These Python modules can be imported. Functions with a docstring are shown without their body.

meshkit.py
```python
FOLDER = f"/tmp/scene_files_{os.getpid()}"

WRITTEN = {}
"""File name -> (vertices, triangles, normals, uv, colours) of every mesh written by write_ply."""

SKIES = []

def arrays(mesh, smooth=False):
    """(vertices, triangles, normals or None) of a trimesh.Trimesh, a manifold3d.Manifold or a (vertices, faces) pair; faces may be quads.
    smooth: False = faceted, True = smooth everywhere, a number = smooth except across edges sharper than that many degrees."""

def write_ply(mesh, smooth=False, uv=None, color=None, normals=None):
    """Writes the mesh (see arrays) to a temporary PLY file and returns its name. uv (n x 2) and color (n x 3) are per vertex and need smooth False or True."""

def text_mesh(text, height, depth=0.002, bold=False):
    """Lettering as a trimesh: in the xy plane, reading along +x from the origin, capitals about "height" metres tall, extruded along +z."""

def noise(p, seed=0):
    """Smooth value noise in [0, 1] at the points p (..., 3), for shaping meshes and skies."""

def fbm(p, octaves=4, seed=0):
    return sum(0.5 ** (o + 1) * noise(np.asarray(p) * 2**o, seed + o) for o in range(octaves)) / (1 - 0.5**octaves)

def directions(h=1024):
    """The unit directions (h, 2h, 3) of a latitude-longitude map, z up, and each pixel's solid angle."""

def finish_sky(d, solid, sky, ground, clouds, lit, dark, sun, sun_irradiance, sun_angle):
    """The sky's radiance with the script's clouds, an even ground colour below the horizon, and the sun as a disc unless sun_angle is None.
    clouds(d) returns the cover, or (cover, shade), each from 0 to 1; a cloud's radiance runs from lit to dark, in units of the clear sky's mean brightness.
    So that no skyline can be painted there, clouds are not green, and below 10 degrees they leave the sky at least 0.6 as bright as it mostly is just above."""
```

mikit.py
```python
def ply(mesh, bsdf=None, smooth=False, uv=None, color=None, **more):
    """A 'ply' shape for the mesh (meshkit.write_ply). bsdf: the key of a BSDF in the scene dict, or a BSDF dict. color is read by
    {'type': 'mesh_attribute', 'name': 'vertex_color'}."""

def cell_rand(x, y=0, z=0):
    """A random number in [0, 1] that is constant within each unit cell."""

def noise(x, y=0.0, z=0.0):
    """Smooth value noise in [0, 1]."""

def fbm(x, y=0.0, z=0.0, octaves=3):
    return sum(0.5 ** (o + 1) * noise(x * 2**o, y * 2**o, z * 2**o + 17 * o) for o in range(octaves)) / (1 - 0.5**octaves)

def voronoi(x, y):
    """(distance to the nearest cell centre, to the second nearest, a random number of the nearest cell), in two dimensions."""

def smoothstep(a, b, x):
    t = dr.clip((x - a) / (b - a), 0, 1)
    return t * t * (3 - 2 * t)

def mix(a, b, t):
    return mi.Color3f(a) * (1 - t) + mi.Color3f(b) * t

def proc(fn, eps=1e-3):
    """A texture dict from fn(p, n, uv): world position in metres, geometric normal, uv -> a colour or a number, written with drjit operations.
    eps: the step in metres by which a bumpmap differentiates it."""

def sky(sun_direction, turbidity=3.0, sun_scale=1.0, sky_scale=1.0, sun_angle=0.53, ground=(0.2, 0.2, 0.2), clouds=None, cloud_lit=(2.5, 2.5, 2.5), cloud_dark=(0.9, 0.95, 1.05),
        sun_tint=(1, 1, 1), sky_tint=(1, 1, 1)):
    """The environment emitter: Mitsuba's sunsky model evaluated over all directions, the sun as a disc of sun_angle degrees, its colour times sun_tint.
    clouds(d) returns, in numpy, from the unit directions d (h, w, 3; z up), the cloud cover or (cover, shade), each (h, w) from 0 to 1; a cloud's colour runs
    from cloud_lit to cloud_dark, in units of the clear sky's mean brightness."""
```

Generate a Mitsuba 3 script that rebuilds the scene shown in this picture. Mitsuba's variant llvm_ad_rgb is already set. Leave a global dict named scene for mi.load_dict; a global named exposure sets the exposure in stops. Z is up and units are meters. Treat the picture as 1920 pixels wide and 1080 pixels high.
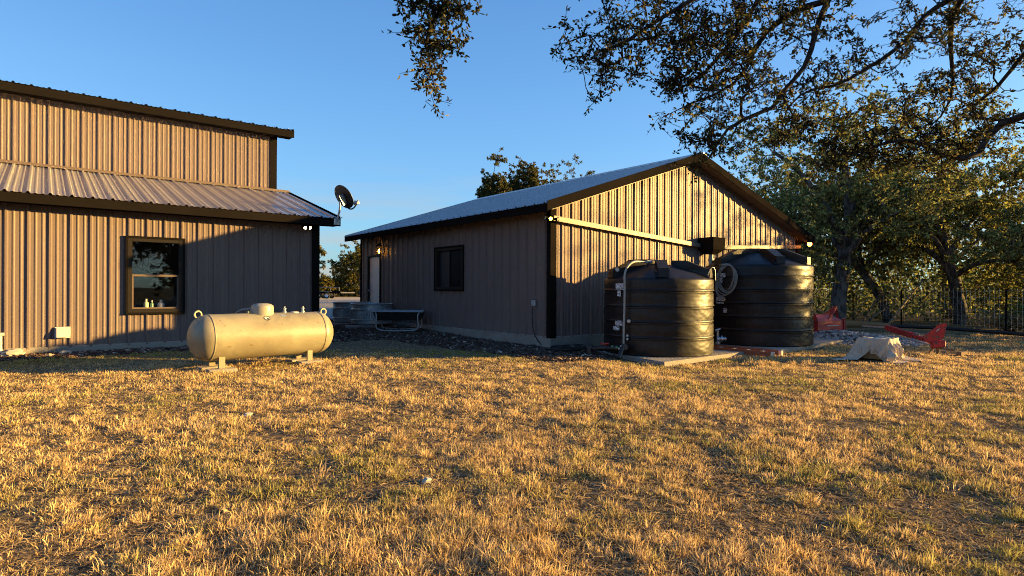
import math, random
import numpy as np, trimesh, mitsuba as mi, mikit, meshkit
import drjit as dr
from mikit import proc, noise, fbm, voronoi, cell_rand, smoothstep, mix
from shapely.geometry import Polygon

T = mi.ScalarTransform4f
scene, labels = {}, {}
R0 = np.random.default_rng(7)

# ------------------------------------------------------------------ camera, sky, exposure
CAM_H, ROLL = 1.2626, 0.0041
scene['camera'] = {'type': 'perspective', 'fov': 2 * math.degrees(math.atan(960 / 1085.1)), 'fov_axis': 'x',
                   'near_clip': 0.05, 'far_clip': 6000.0, 'principal_point_offset_y': -0.0024,
                   'to_world': T().look_at(origin=[0, 0, CAM_H], target=[0, 10, CAM_H], up=[-math.sin(ROLL), 0, math.cos(ROLL)])}
SUN = (0.9874, 0.0590, 0.1467)


def cloud_fn(d):
    az, el = np.arctan2(d[..., 0], d[..., 1]), np.arcsin(np.clip(d[..., 2], -1, 1))
    q = np.stack([d[..., 0] * 5, d[..., 1] * 5, el * 38], -1)
    n = meshkit.fbm(q, 5, seed=3)
    band = np.clip(1 - el / 0.22, 0, 1)
    return np.clip((n - 0.43) * 4.0, 0, 1) * band * 0.75, np.clip(n * 1.5 - .5, 0, 1) * 0.5


scene['sky'] = mikit.sky(SUN, turbidity=3.0, sun_scale=0.88, sky_scale=0.58, ground=(0.16, 0.12, 0.07), clouds=cloud_fn,
                         cloud_lit=(1.55, 1.45, 1.35), cloud_dark=(1.05, 1.0, 1.05), sun_tint=(0.91, 1.0, 0.93), sky_tint=(0.31, 0.53, 0.87))
exposure = 4.78
scene['sky']['sampling_weight'] = 60.0


# ------------------------------------------------------------------ helpers
def num(key):
    if key not in scene and key not in labels:
        return key
    i = 1
    while f'{key}_{i:03d}' in scene or f'{key}_{i:03d}' in labels:
        i += 1
    return f'{key}_{i:03d}'


def put(key, mesh, mat, smooth=False, **kw):
    """one entry of the scene; key is numbered when taken"""
    key = num(key)
    scene[key] = mikit.ply(mesh, mat, smooth, **kw)
    return key


def thing(key, label, cat, group=None):
    key = num(key)
    labels[key] = {'label': label, 'category': cat}
    if group:
        labels[key]['group'] = group
    return key


def single(key, mesh, mat, label, cat, smooth=False, group=None, **kw):
    k = thing(key, label, cat, group)
    scene[k] = mikit.ply(mesh, mat, smooth, **kw)
    return k


def cat(*ms):
    ms = [m for m in ms if m is not None]
    return trimesh.util.concatenate(ms)


def M(v, f):
    return trimesh.Trimesh(np.asarray(v, float), np.asarray(f, int), process=False)


def bx(x0, x1, y0, y1, z0, z1, ch=0.0):
    """box, chamfered by ch"""
    lo, hi = np.array([x0, y0, z0], float), np.array([x1, y1, z1], float)
    if ch <= 0:
        m = trimesh.creation.box(hi - lo)
        m.apply_translation((lo + hi) / 2)
        return m
    c, h = (lo + hi) / 2, (hi - lo) / 2
    ch = min(ch, h.min() * .9)
    pts = []
    for sx in (-1, 1):
        for sy in (-1, 1):
            for sz in (-1, 1):
                for k in range(3):
                    p = h - ch
                    p[k] = h[k]
                    pts.append(c + p * (sx, sy, sz))
    m = trimesh.convex.convex_hull(np.array(pts))
    return m


class Frame:
    def __init__(self, o, ex, ey, ez=(0, 0, 1)):
        self.o, self.B = np.asarray(o, float), np.stack([ex, ey, ez], 1).astype(float)

    def __call__(self, m):
        if isinstance(m, trimesh.Trimesh):
            f = m.faces
            if np.linalg.det(self.B) < 0:
                f = f[:, ::-1]
            return M(m.vertices @ self.B.T + self.o, f)
        return np.asarray(m, float) @ self.B.T + self.o


def rotz(a):
    c, s = math.cos(a), math.sin(a)
    return (c, s, 0), (-s, c, 0)


def tube(pts, r, n=8, caps=True):
    pts = np.asarray(pts, float)
    k = len(pts)
    r = np.broadcast_to(np.asarray(r, float), (k,))
    t = np.gradient(pts, axis=0)
    t /= np.maximum(np.linalg.norm(t, axis=1, keepdims=True), 1e-9)
    ref = np.array([0, 0, 1.0]) if abs(t[0, 2]) < .9 else np.array([1.0, 0, 0])
    u = np.cross(t[0], ref)
    u /= np.linalg.norm(u)
    V = []
    a = np.arange(n) * 2 * np.pi / n
    for i in range(k):
        u = u - t[i] * (u @ t[i])
        u /= max(np.linalg.norm(u), 1e-9)
        w = np.cross(t[i], u)
        V.append(pts[i] + r[i] * (np.cos(a)[:, None] * u + np.sin(a)[:, None] * w))
    V = np.vstack(V)
    F = []
    i, j = np.meshgrid(np.arange(k - 1), np.arange(n), indexing='ij')
    a0 = (i * n + j).ravel()
    a1 = (i * n + (j + 1) % n).ravel()
    F = np.vstack([np.stack([a0, a1, a1 + n], 1), np.stack([a0, a1 + n, a0 + n], 1)])
    if caps:
        V = np.vstack([V, pts[0], pts[-1]])
        j = np.arange(n)
        c0, c1 = k * n, k * n + 1
        F = np.vstack([F, np.stack([np.full(n, c0), (j + 1) % n, j], 1), np.stack([np.full(n, c1), (k - 1) * n + j, (k - 1) * n + (j + 1) % n], 1)])
    return M(V, F)


def smooth_path(pts, n=24):
    from scipy.interpolate import CubicSpline
    pts = np.asarray(pts, float)
    d = np.r_[0, np.cumsum(np.linalg.norm(np.diff(pts, axis=0), axis=1))]
    return CubicSpline(d, pts)(np.linspace(0, d[-1], n))


def lathe(prof, n=32, a0=0.0, a1=2 * math.pi):
    """revolve (r, z) pairs, outward for increasing z"""
    prof = np.asarray(prof, float)
    full = abs(a1 - a0 - 2 * math.pi) < 1e-6
    m = n if full else n + 1
    a = a0 + (a1 - a0) * np.arange(m) / n
    V = np.stack([prof[:, 0][:, None] * np.cos(a), prof[:, 0][:, None] * np.sin(a), np.repeat(prof[:, 1][:, None], m, 1)], -1).reshape(-1, 3)
    i, j = np.meshgrid(np.arange(len(prof) - 1), np.arange(n), indexing='ij')
    p, q = (i * m + j).ravel(), (i * m + (j + 1) % m).ravel()
    return M(V, np.vstack([np.stack([p, q, q + m], 1), np.stack([p, q + m, p + m], 1)]))


def prism(poly, d0, d1):
    """extrude a 2D polygon given as (x, z) along y from d0 to d1"""
    m = trimesh.creation.extrude_polygon(Polygon(poly), d1 - d0, engine='earcut')
    v = m.vertices
    return M(np.stack([v[:, 0], d0 + v[:, 2], v[:, 1]], 1), m.faces[:, ::-1])


def hull(pts):
    return trimesh.convex.convex_hull(np.asarray(pts, float))


def rock(rng, sx, sy, sz, sub=1):
    m = trimesh.creation.icosphere(subdivisions=sub)
    v = m.vertices
    v = v * (1 + .35 * (meshkit.noise(v * 1.3 + rng.uniform(0, 90, 3))[:, None] - .5) + .12 * rng.standard_normal((len(v), 1)))
    v = v * (sx, sy, sz)
    ex, ey = rotz(rng.uniform(0, 6.28))
    return M(v @ np.stack([ex, ey, (0, 0, 1)]), m.faces)


def sstep(a, b, x):
    t = np.clip((np.asarray(x, float) - a) / (b - a), 0, 1)
    return t * t * (3 - 2 * t)


# ------------------------------------------------------------------ the lie of the place
TH = 0.8899
g = np.array([math.sin(TH), math.cos(TH), 0.0])      # along the gable and the house front, to the right and away
s = np.array([-math.cos(TH), math.sin(TH), 0.0])     # along the side wall, to the left and away
C = np.array([0.8261, 12.3688, 0.0])                 # workshop corner
HC = np.array([-4.6252, 13.7349, 0.0])               # house corner
Z = np.zeros(3)
FG = Frame(C, g, -s)          # gable wall: x along, y outward
FS = Frame(C, s, -g)          # side wall
FH = Frame(HC, -g, -s)        # house front: x to the left
SL, L, W, RID = .2526, 9.436, 11.262, 5.08
OE, OG, ZE, ZR = .458, .381, 3.024, 4.841


def G(x, y):
    """height of the ground"""
    x, y = np.asarray(x, float), np.asarray(y, float)
    h = .13 * sstep(11.5, 17.5, y) * sstep(1.0, -3.0, x)
    dh = (x - HC[0]) * -s[0] + (y - HC[1]) * -s[1]
    h = h + .05 * sstep(2.0, .3, dh) * sstep(-3.2, -4.6, x) * sstep(14.5, 13, y)
    h = h - .085 * sstep(1.2, 2.6, x) * sstep(8, 10.4, y) * sstep(60, 24, y)
    p = np.stack([x * .55, y * .55, x * 0], -1)
    h = h + .05 * (meshkit.fbm(p, 3, 5) - .5) * sstep(60, 20, np.hypot(x, y))
    return h


def onG(x, y):
    return np.array([x, y, float(G(x, y))])


# ------------------------------------------------------------------ materials
def P(rgb, rough=.6, spec=.5, metal=0.0, **kw):
    c = rgb if isinstance(rgb, dict) else {'type': 'rgb', 'value': list(rgb)}
    return {'type': 'principled', 'base_color': c, 'roughness': rough, 'specular': spec, 'metallic': metal, **kw}


def two(b):
    return {'type': 'twosided', 'bsdf': b}


def mat(name, b):
    scene['mat_' + name] = b
    return 'mat_' + name


def painted(base, dirt, k=3.0):
    def fn(p, n, uv):
        a = fbm(p.x * k * .5, p.y * k * .5, p.z * .5, 3)
        b = noise(p.x * 7, p.y * 7, p.z * 5)
        low = smoothstep(.75, .15, p.z) * .5 * a
        return mix(base, dirt, dr.clip(.35 * smoothstep(.4, .8, a) + .08 * b + low, 0, 1))
    return proc(fn)


m_panel = mat('panel', two(P(painted((.136, .105, .099), (.162, .130, .113)), .44, .13, spec_tint=1.0)))
m_roof = mat('roof', two(P(painted((.38, .365, .37), (.45, .43, .42), 1.5), .3, .8, .6)))
m_trim = mat('trim', two(P(painted((.0095, .008, .0075), (.015, .0125, .011)), .7, .0)))
m_gutter = mat('gutter', two(P(painted((.105, .075, .06), (.13, .098, .075)), .5, .35)))
m_wallcore = mat('wallcore', two(P((.05, .042, .038), .8)))


def concrete_fn(p, n, uv):
    a = fbm(p.x * 5, p.y * 5, p.z * 7, 4)
    b = noise(p.x * 90, p.y * 90, p.z * 90)
    c = mix((.19, .17, .15), (.29, .26, .225), a)
    return mix(c, (.16, .13, .11), .35 * smoothstep(.55, .75, fbm(p.x * 1.7 + 9, p.y * 1.7, p.z * 2, 3)) + .15 * b)


m_concrete = mat('concrete', {'type': 'bumpmap', 'arbitrary': proc(lambda p, n, uv: fbm(p.x * 30, p.y * 30, p.z * 30, 3), eps=4e-3), 'scale': .006,
                              'bsdf': P(proc(concrete_fn), .9, .3)})


def poly_fn(p, n, uv):
    a = fbm(p.x * 2.2, p.y * 2.2, p.z * 5, 3)
    streak = noise(p.x * 14, p.y * 14, p.z * .7) * .7 + .6 * smoothstep(.55, .8, noise(p.x * 30, p.y * 30, p.z * 2.2))
    return mix((.008, .0066, .0075), (.024, .0185, .016), dr.clip(.6 * a * streak + .45 * smoothstep(.5, .1, p.z) * a, 0, 1))


m_poly = mat('poly', {'type': 'bumpmap', 'arbitrary': proc(lambda p, n, uv: fbm(p.x * 3, p.y * 3, p.z * 6, 3), eps=8e-3), 'scale': .02,
                      'bsdf': P(proc(poly_fn), .44, .32)})
m_black = mat('black', two(P((.012, .012, .013), .45)))
m_rubber = mat('rubber', two(P((.02, .02, .02), .8, .3)))


def propane_fn(p, n, uv):
    a = fbm(p.x * 2.2, p.y * 2.2, p.z * 2.2, 4)
    drip = smoothstep(.5, .8, fbm(p.x * 9, p.y * 9, p.z * 1.3, 3))
    r = smoothstep(.70, .84, fbm(p.x * 13, p.y * 13, p.z * 13, 3))
    c = mix((.25, .225, .155), (.175, .15, .10), smoothstep(.25, .75, a))
    c = mix(c, (.15, .13, .095), .5 * drip)
    return mix(c, (.14, .085, .05), .7 * r + .35 * smoothstep(.4, .15, p.z) * a)


m_propane = mat('propane', two(P(proc(propane_fn), .42, .5)))
m_galv = mat('galv', two(P(proc(lambda p, n, uv: mix((.24, .28, .30), (.42, .46, .48), fbm(p.x * 9, p.y * 9, p.z * 9, 3))), .4, .5, .45)))
m_steel = mat('steel', two(P((.30, .30, .31), .42, .5, .7)))
m_alu = mat('alu', two(P((.55, .55, .56), .35, .5, .8)))
m_white = mat('white', two(P((.42, .41, .38), .5)))
m_door = mat('door', two(P((.50, .50, .51), .45)))
m_pvc = mat('pvc', two(P((.27, .27, .255), .5)))
m_frame = mat('frame', two(P((.014, .0115, .0105), .6, .12)))
m_glass = mat('glass', {'type': 'thindielectric', 'int_ior': 1.5})
m_screen = mat('screen', two(P((.012, .012, .014), .6)))


def red_fn(p, n, uv):
    a = fbm(p.x * 6, p.y * 6, p.z * 6, 3)
    return mix(mix((.46, .022, .022), (.32, .02, .018), a), (.10, .06, .04), smoothstep(.6, .75, fbm(p.x * 17, p.y * 17, p.z * 17, 3)))


m_red = mat('red', two(P(proc(red_fn), .45)))
m_fibre = mat('fibre', two(P((.26, .075, .04), .5)))
m_wood = mat('wood', P(proc(lambda p, n, uv: mix((.16, .10, .06), (.26, .17, .10), fbm(p.x * 4, p.y * 4, p.z * 22, 3))), .85, .2))
m_ply = mat('ply', P(proc(lambda p, n, uv: mix((.20, .115, .05), (.30, .19, .09), fbm(p.x * 3, p.y * 3, p.z * 25, 3))), .8, .2))
m_tarp = mat('tarp', two({'type': 'bumpmap', 'arbitrary': proc(lambda p, n, uv: fbm(p.x * 22, p.y * 22, p.z * 9, 3), eps=4e-3), 'scale': .012,
                          'bsdf': P(proc(lambda p, n, uv: mix((.40, .33, .25), (.52, .44, .35), fbm(p.x * 5, p.y * 5, p.z * 5, 3))), .85, .2)}))
m_sticker = mat('sticker', P(proc(lambda p, n, uv: mix((.55, .55, .56), (.06, .06, .07),
                smoothstep(.45, .55, noise(p.x * 45, p.y * 45, dr.floor(p.z * 70) * 7.3)) * smoothstep(.3, .5, dr.abs(p.z * 70 - dr.floor(p.z * 70) - .5) * -1 + .75))), .5))
m_stone = mat('stone', P(proc(lambda p, n, uv: mix((.28, .26, .23), (.42, .39, .35), fbm(p.x * 12, p.y * 12, p.z * 12, 3))), .9, .2))


def soil_fn(p, n, uv):
    a = fbm(p.x * .8, p.y * .8, 0, 4)
    b = noise(p.x * 60, p.y * 60)
    c = fbm(p.x * 9, p.y * 9, 3.0, 3)
    near = mix((.042, .029, .022), (.105, .073, .045), dr.clip(.5 * c + .5 * b, 0, 1))
    straw = mix(near, (.27, .185, .095), .75 * smoothstep(.42, .7, fbm(p.x * 34, p.y * 34, 1.0, 3)))
    far = mix((.17, .125, .065), (.10, .085, .04), a)
    d = dr.sqrt(p.x * p.x + p.y * p.y)
    return mix(straw, far, smoothstep(16, 26, d))


m_soil = mat('soil', {'type': 'bumpmap', 'arbitrary': proc(lambda p, n, uv: fbm(p.x * 26, p.y * 26, 0, 4), eps=4e-3), 'scale': .014, 'bsdf': P(proc(soil_fn), .95, .15)})
m_drive = mat('drive', P(proc(lambda p, n, uv: mix((.17, .155, .14), (.25, .23, .205), dr.clip(.5 * noise(p.x * 12, p.y * 12) + .5 * fbm(p.x * .7, p.y * .7, 0, 3), 0, 1))), .95, .15))
m_vc = mat('chips', two({'type': 'diffuse', 'reflectance': {'type': 'mesh_attribute', 'name': 'vertex_color'}}))
m_grass = mat('grass', {'type': 'principledthin', 'base_color': {'type': 'mesh_attribute', 'name': 'vertex_color'}, 'roughness': .55, 'diff_trans': .7})
m_leaf = mat('leaf', {'type': 'principledthin', 'base_color': {'type': 'mesh_attribute', 'name': 'vertex_color'}, 'roughness': .5, 'diff_trans': .7})


def bark_fn(p, n, uv):
    a = fbm(p.x * 11, p.y * 11, p.z * 3.5, 4)
    return mix((.035, .028, .023), (.15, .125, .105), smoothstep(.3, .7, a))


m_bark = mat('bark', {'type': 'bumpmap', 'arbitrary': proc(lambda p, n, uv: fbm(p.x * 16, p.y * 16, p.z * 5, 3), eps=6e-3), 'scale': .05, 'bsdf': P(proc(bark_fn), .9, .2)})


m_bark_dark = mat('bark_dark', P(proc(lambda p, n, uv: mix((.018, .013, .011), (.055, .042, .034), smoothstep(.3, .7, fbm(p.x * 24, p.y * 24, p.z * 24, 3)))), .9, .15))


def lamp(rgb):
    return {'type': 'area', 'radiance': {'type': 'rgb', 'value': list(rgb)}}


# ------------------------------------------------------------------ ground, drive
def grid_axis(lim, fine, n_fine):
    a = np.linspace(-fine, fine, n_fine)
    b = np.geomspace(fine + 1, lim, 24)
    return np.r_[-b[::-1], a, b]


gx, gy = grid_axis(2500, 24, 161), grid_axis(2500, 24, 161)
X, Y = np.meshgrid(gx, gy, indexing='ij')
V = np.stack([X, Y, G(X, Y)], -1).reshape(-1, 3)
nx, ny = len(gx), len(gy)
i, j = np.meshgrid(np.arange(nx - 1), np.arange(ny - 1), indexing='ij')
a = (i * ny + j).ravel()
scene['ground'] = mikit.ply(M(V, np.vstack([np.stack([a, a + ny, a + ny + 1], 1), np.stack([a, a + ny + 1, a + 1], 1)])), m_soil, True)
labels['ground'] = {'label': 'dry brown soil and thatch under the lawn', 'kind': 'structure'}

dx, dy = np.meshgrid(np.linspace(-60, 2, 63), np.linspace(21.5, 74, 40), indexing='ij')
dy2 = dy + 1.2 * np.sin(dx * .35) * (np.abs(dy - 21.5) < 1)
DV = np.stack([dx, dy2, G(dx, dy2) + .02 + .02 * sstep(21.5, 23, dy2)], -1).reshape(-1, 3)
i, j = np.meshgrid(np.arange(62), np.arange(39), indexing='ij')
a = (i * 40 + j).ravel()
scene['gravel_drive'] = mikit.ply(M(DV, np.vstack([np.stack([a, a + 40, a + 41], 1), np.stack([a, a + 41, a + 1], 1)])), m_drive, True)
labels['gravel_drive'] = {'label': 'pale gravel drive seen in the gap between the two buildings', 'kind': 'structure'}


# ------------------------------------------------------------------ ribbed sheet metal
def sheet(a0, a1, zb, zt, phase=0.0, holes=(), lift=0.0, rib=.032, flip=1):
    """one ribbed sheet in a wall frame: x along, y outward, z up; zt and zb are functions of x"""
    per = .3048
    xs = {round(a0, 5), round(a1, 5)}
    k0 = math.floor((a0 - phase) / per) - 1
    prof = [(-.034, 0), (-.014, rib), (.014, rib), (.034, 0), (.076, 0), (.094, .011), (.108, .011), (.126, 0), (.1788, 0), (.1968, .011), (.2108, .011), (.2288, 0)]
    pts = []
    for k in range(k0, k0 + int((a1 - a0) / per) + 5):
        pts += [(phase + k * per + u, h) for u, h in prof]
    px, ph = np.array(pts).T
    xs |= {round(x, 5) for x in px if a0 < x < a1}
    for (h0, h1, _, _) in holes:
        xs |= {round(x, 5) for x in (h0, h1) if a0 < x < a1}
    if a0 < RID < a1:
        xs.add(RID)
    xs = np.array(sorted(xs))
    hs = np.interp(xs, px, ph) + .004 + lift
    V, F = [], []

    def strip(x, h, lo, hi):
        b = len(V)
        V.extend([(x[0], h[0], lo[0]), (x[1], h[1], lo[1]), (x[1], h[1], hi[1]), (x[0], h[0], hi[0])])
        F.extend([(b, b + 2, b + 1), (b, b + 3, b + 2)])
    for q in range(len(xs) - 1):
        x, h = xs[q:q + 2], hs[q:q + 2]
        lo, hi = [zb(t) for t in x], [zt(t) for t in x]
        cut = [(c, d) for (h0, h1, c, d) in holes if h0 - 1e-4 <= x[0] and x[1] <= h1 + 1e-4]
        if cut:
            c, d = cut[0]
            strip(x, h, lo, [c, c])
            strip(x, h, [d, d], hi)
        else:
            strip(x, h, lo, hi)
    V = np.array(V)
    return M(V, np.array(F))


def wall_panels(key, F, a0, a1, zb, zt, phase, holes=(), mtl=None):
    x, k = a0, 0
    first = phase + math.ceil((a0 + .02 - phase) / .9144) * .9144
    edges = [a0]
    while first < a1 - .02:
        edges.append(first)
        first += .9144
    edges.append(a1)
    for k, (e0, e1) in enumerate(zip(edges[:-1], edges[1:])):
        put(key, F(sheet(e0, min(e1 + .012, a1), zb, zt, phase, holes, lift=.0012 * (k % 2))), mtl or m_panel)


const = lambda z: (lambda x: z)


def wall_core(F, a0, a1, z0, z1, t, holes):
    """thick wall behind the sheets, with openings"""
    out, x = [], a0
    for (h0, h1, c, d) in sorted(holes):
        out += [bx(x, h0, -t, 0, z0, z1), bx(h0, h1, -t, 0, z0, c), bx(h0, h1, -t, 0, d, z1)]
        x = h1
    out.append(bx(x, a1, -t, 0, z0, z1))
    return F(cat(*out))


# ------------------------------------------------------------------ workshop (right)
ws = thing('metal_workshop', 'dark brown ribbed metal workshop with a gable end behind two black water tanks', 'workshop')
zl = lambda x: ZE + (x + OE) * (ZR - ZE) / (RID + OE)
zr = lambda x: ZE + (W + OE - x) * (ZR - ZE) / (W + OE - RID)
zroof = lambda x: min(zl(x), zr(x))
zwall = lambda x: zroof(x) - .10
WIN_S = (3.29, 4.57, 1.29, 2.33)
DOOR = (7.98, 8.90, SL, 2.36)
put(ws + '__slab', FG(bx(-.03, W + .03, -L - .03, .03, -.35, SL, .012)), m_concrete)
core = cat(FG(prism([(0, SL), (W, SL), (W, zwall(W)), (RID, zwall(RID)), (0, zwall(0))], -.12, 0)),
           FG(prism([(0, SL), (W, SL), (W, zwall(W)), (RID, zwall(RID)), (0, zwall(0))], -L, -L + .12)),
           wall_core(FS, .12, L - .12, SL, zwall(0), .12, [WIN_S, DOOR]), FG(bx(W - .12, W, -L + .12, -.12, SL, zwall(W))))
wk = put(ws + '__wall', core, m_wallcore)
wall_panels(wk + '__panel', FG, 0.03, W - .03, const(SL - .03), zwall, .3168)
wall_panels(wk + '__panel', FS, 0.03, L - .03, const(SL - .03), const(zwall(0) - .0), .18, [WIN_S, DOOR])
wall_panels(wk + '__panel', Frame(C + g * W, s, g), 0.03, L - .03, const(SL - .03), const(zwall(W)), .1)
for o, e in ((C, -1), (C + g * W, 1), (C + s * L, -1), (C + s * L + g * W, 1)):
    back = abs((o - C) @ s) > 1
    e1, e2 = g * e, s * (1 if back else -1)
    Fc = Frame(o, -e1, e2)
    top = zwall(0) - .02
    put(ws + '__corner_trim', cat(Fc(bx(-.042, .13, .036, .042, SL - .03, top)), Frame(o, -e2, e1)(bx(-.0355, .09, .036, .042, SL - .03, top))), m_trim)
# roof: deck, sheets, ridge, trims
deck = [(-OE + .02, zl(-OE + .02) - .10), (RID, ZR - .10), (W + OE - .02, zr(W + OE - .02) - .10), (W + OE - .02, zr(W + OE - .02) - .01), (RID, ZR - .01), (-OE + .02, zl(-OE + .02) - .01)]
rk = put(ws + '__roof', FG(prism(deck, -L - OG + .02, OG - .02)), m_wallcore)


def slope_frame(o, along, eave, top):
    """x along the eave, z up the slope, y outward"""
    up = np.asarray(top, float) - np.asarray(eave, float)
    ln = np.linalg.norm(up)
    ez = up / ln
    ey = np.cross(ez, along)
    if ey[2] < 0:
        ey = -ey
    return Frame(o, along, ey, ez), ln


e0 = C - g * OE - s * OG + np.array([0, 0, ZE])
r0 = C + g * RID - s * OG + np.array([0, 0, ZR])
e1 = C + g * (W + OE) - s * OG + np.array([0, 0, ZE])
RL = L + 2 * OG
Fl, ll = slope_frame(e0, s, e0, r0)
Fr, lr = slope_frame(e1, s, e1, r0)
wall_panels(rk + '__panel', Fl, 0.0, RL, const(-.02), const(ll - .02), .06, mtl=m_roof)
wall_panels(rk + '__panel', Fr, 0.0, RL, const(-.02), const(lr - .02), .06, mtl=m_roof)
cap = [(-.16, -.16 * .328 + .045), (0, .062), (.16, -.16 * .274 + .045), (.16, -.16 * .274 + .03), (0, .045), (-.16, -.16 * .328 + .03)]
put(rk + '__ridge_cap', FG(prism([(RID + x, ZR + z) for x, z in cap], -L - OG - .02, OG + .02)), m_roof)
for x in (-OE, W + OE):
    sg = -1 if x < 0 else 1
    put(ws + '__fascia', FG(bx(min(x, x - sg * .02), max(x, x - sg * .02), -L - OG, OG, ZE - .165, ZE + .004, .003)), m_trim)
for y0, y1 in ((OG - .02, OG), (-L - OG, -L - OG + .02)):
    for xa, xb, fz in ((-OE + .021, RID - .002, zl), (RID + .002, W + OE - .021, zr)):
        put(ws + '__rake_trim', FG(prism([(xa, fz(xa) - .155), (xb, fz(xb) - .155), (xb, fz(xb) + .048), (xa, fz(xa) + .048)], y0, y1)), m_trim)
for xa, xb, fz in ((-OE + .03, RID - .03, zl), (RID + .03, W + OE - .03, zr)):
    put(ws + '__soffit', FG(prism([(xa, fz(xa) - .118), (xb, fz(xb) - .118), (xb, fz(xb) - .102), (xa, fz(xa) - .102)], .045, OG - .022)), m_gutter)
    put(ws + '__wall_trim', FG(prism([(max(xa, .0), fz(max(xa, 0)) - .205), (min(xb, W), fz(min(xb, W)) - .205), (min(xb, W), fz(min(xb, W)) - .12), (max(xa, 0), fz(max(xa, 0)) - .12)], .038, .044)), m_gutter)
# gutters on the gable with collector box
def beam(F, p, q, w, h):
    p, q = np.array(p, float), np.array(q, float)
    return F(hull([(pp[0], pp[1] + yy, pp[2] + zz) for pp in (p, q) for yy in (-w / 2, w / 2) for zz in (-h / 2, h / 2)]))


put(ws + '__gutter', beam(FG, (-.06, .10, 2.775), (5.36, .10, 2.47), .10, .105), m_gutter)
put(ws + '__gutter', beam(FG, (6.05, .10, 2.45), (11.2, .10, 2.715), .10, .105), m_gutter)
bk = put(ws + '__collector_box', cat(FG(hull([(x, y, z) for x in (5.42, 5.98) for y in (.03, .50) for z in (2.36, 2.66)] + [(x, y, 2.24) for x in (5.58, 5.82) for y in (.14, .36)])),
                                     FG(bx(5.42, 5.98, .02, .50, 2.655, 2.685, .004))), m_trim)
put(bk + '__downpipe', cat(FG(tube([(5.7, .25, 2.26), (5.7, .25, 1.98)], .06, 14)), FG(tube([(5.7, .25, 2.12), (5.7, .25, 2.06)], .075, 14)),
                           FG(tube(smooth_path([(5.7, .25, 2.0), (5.7, .30, 1.90), (5.75, .48, 1.86), (5.85, .75, 1.82)], 12), .055, 12))), m_pvc)
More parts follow.
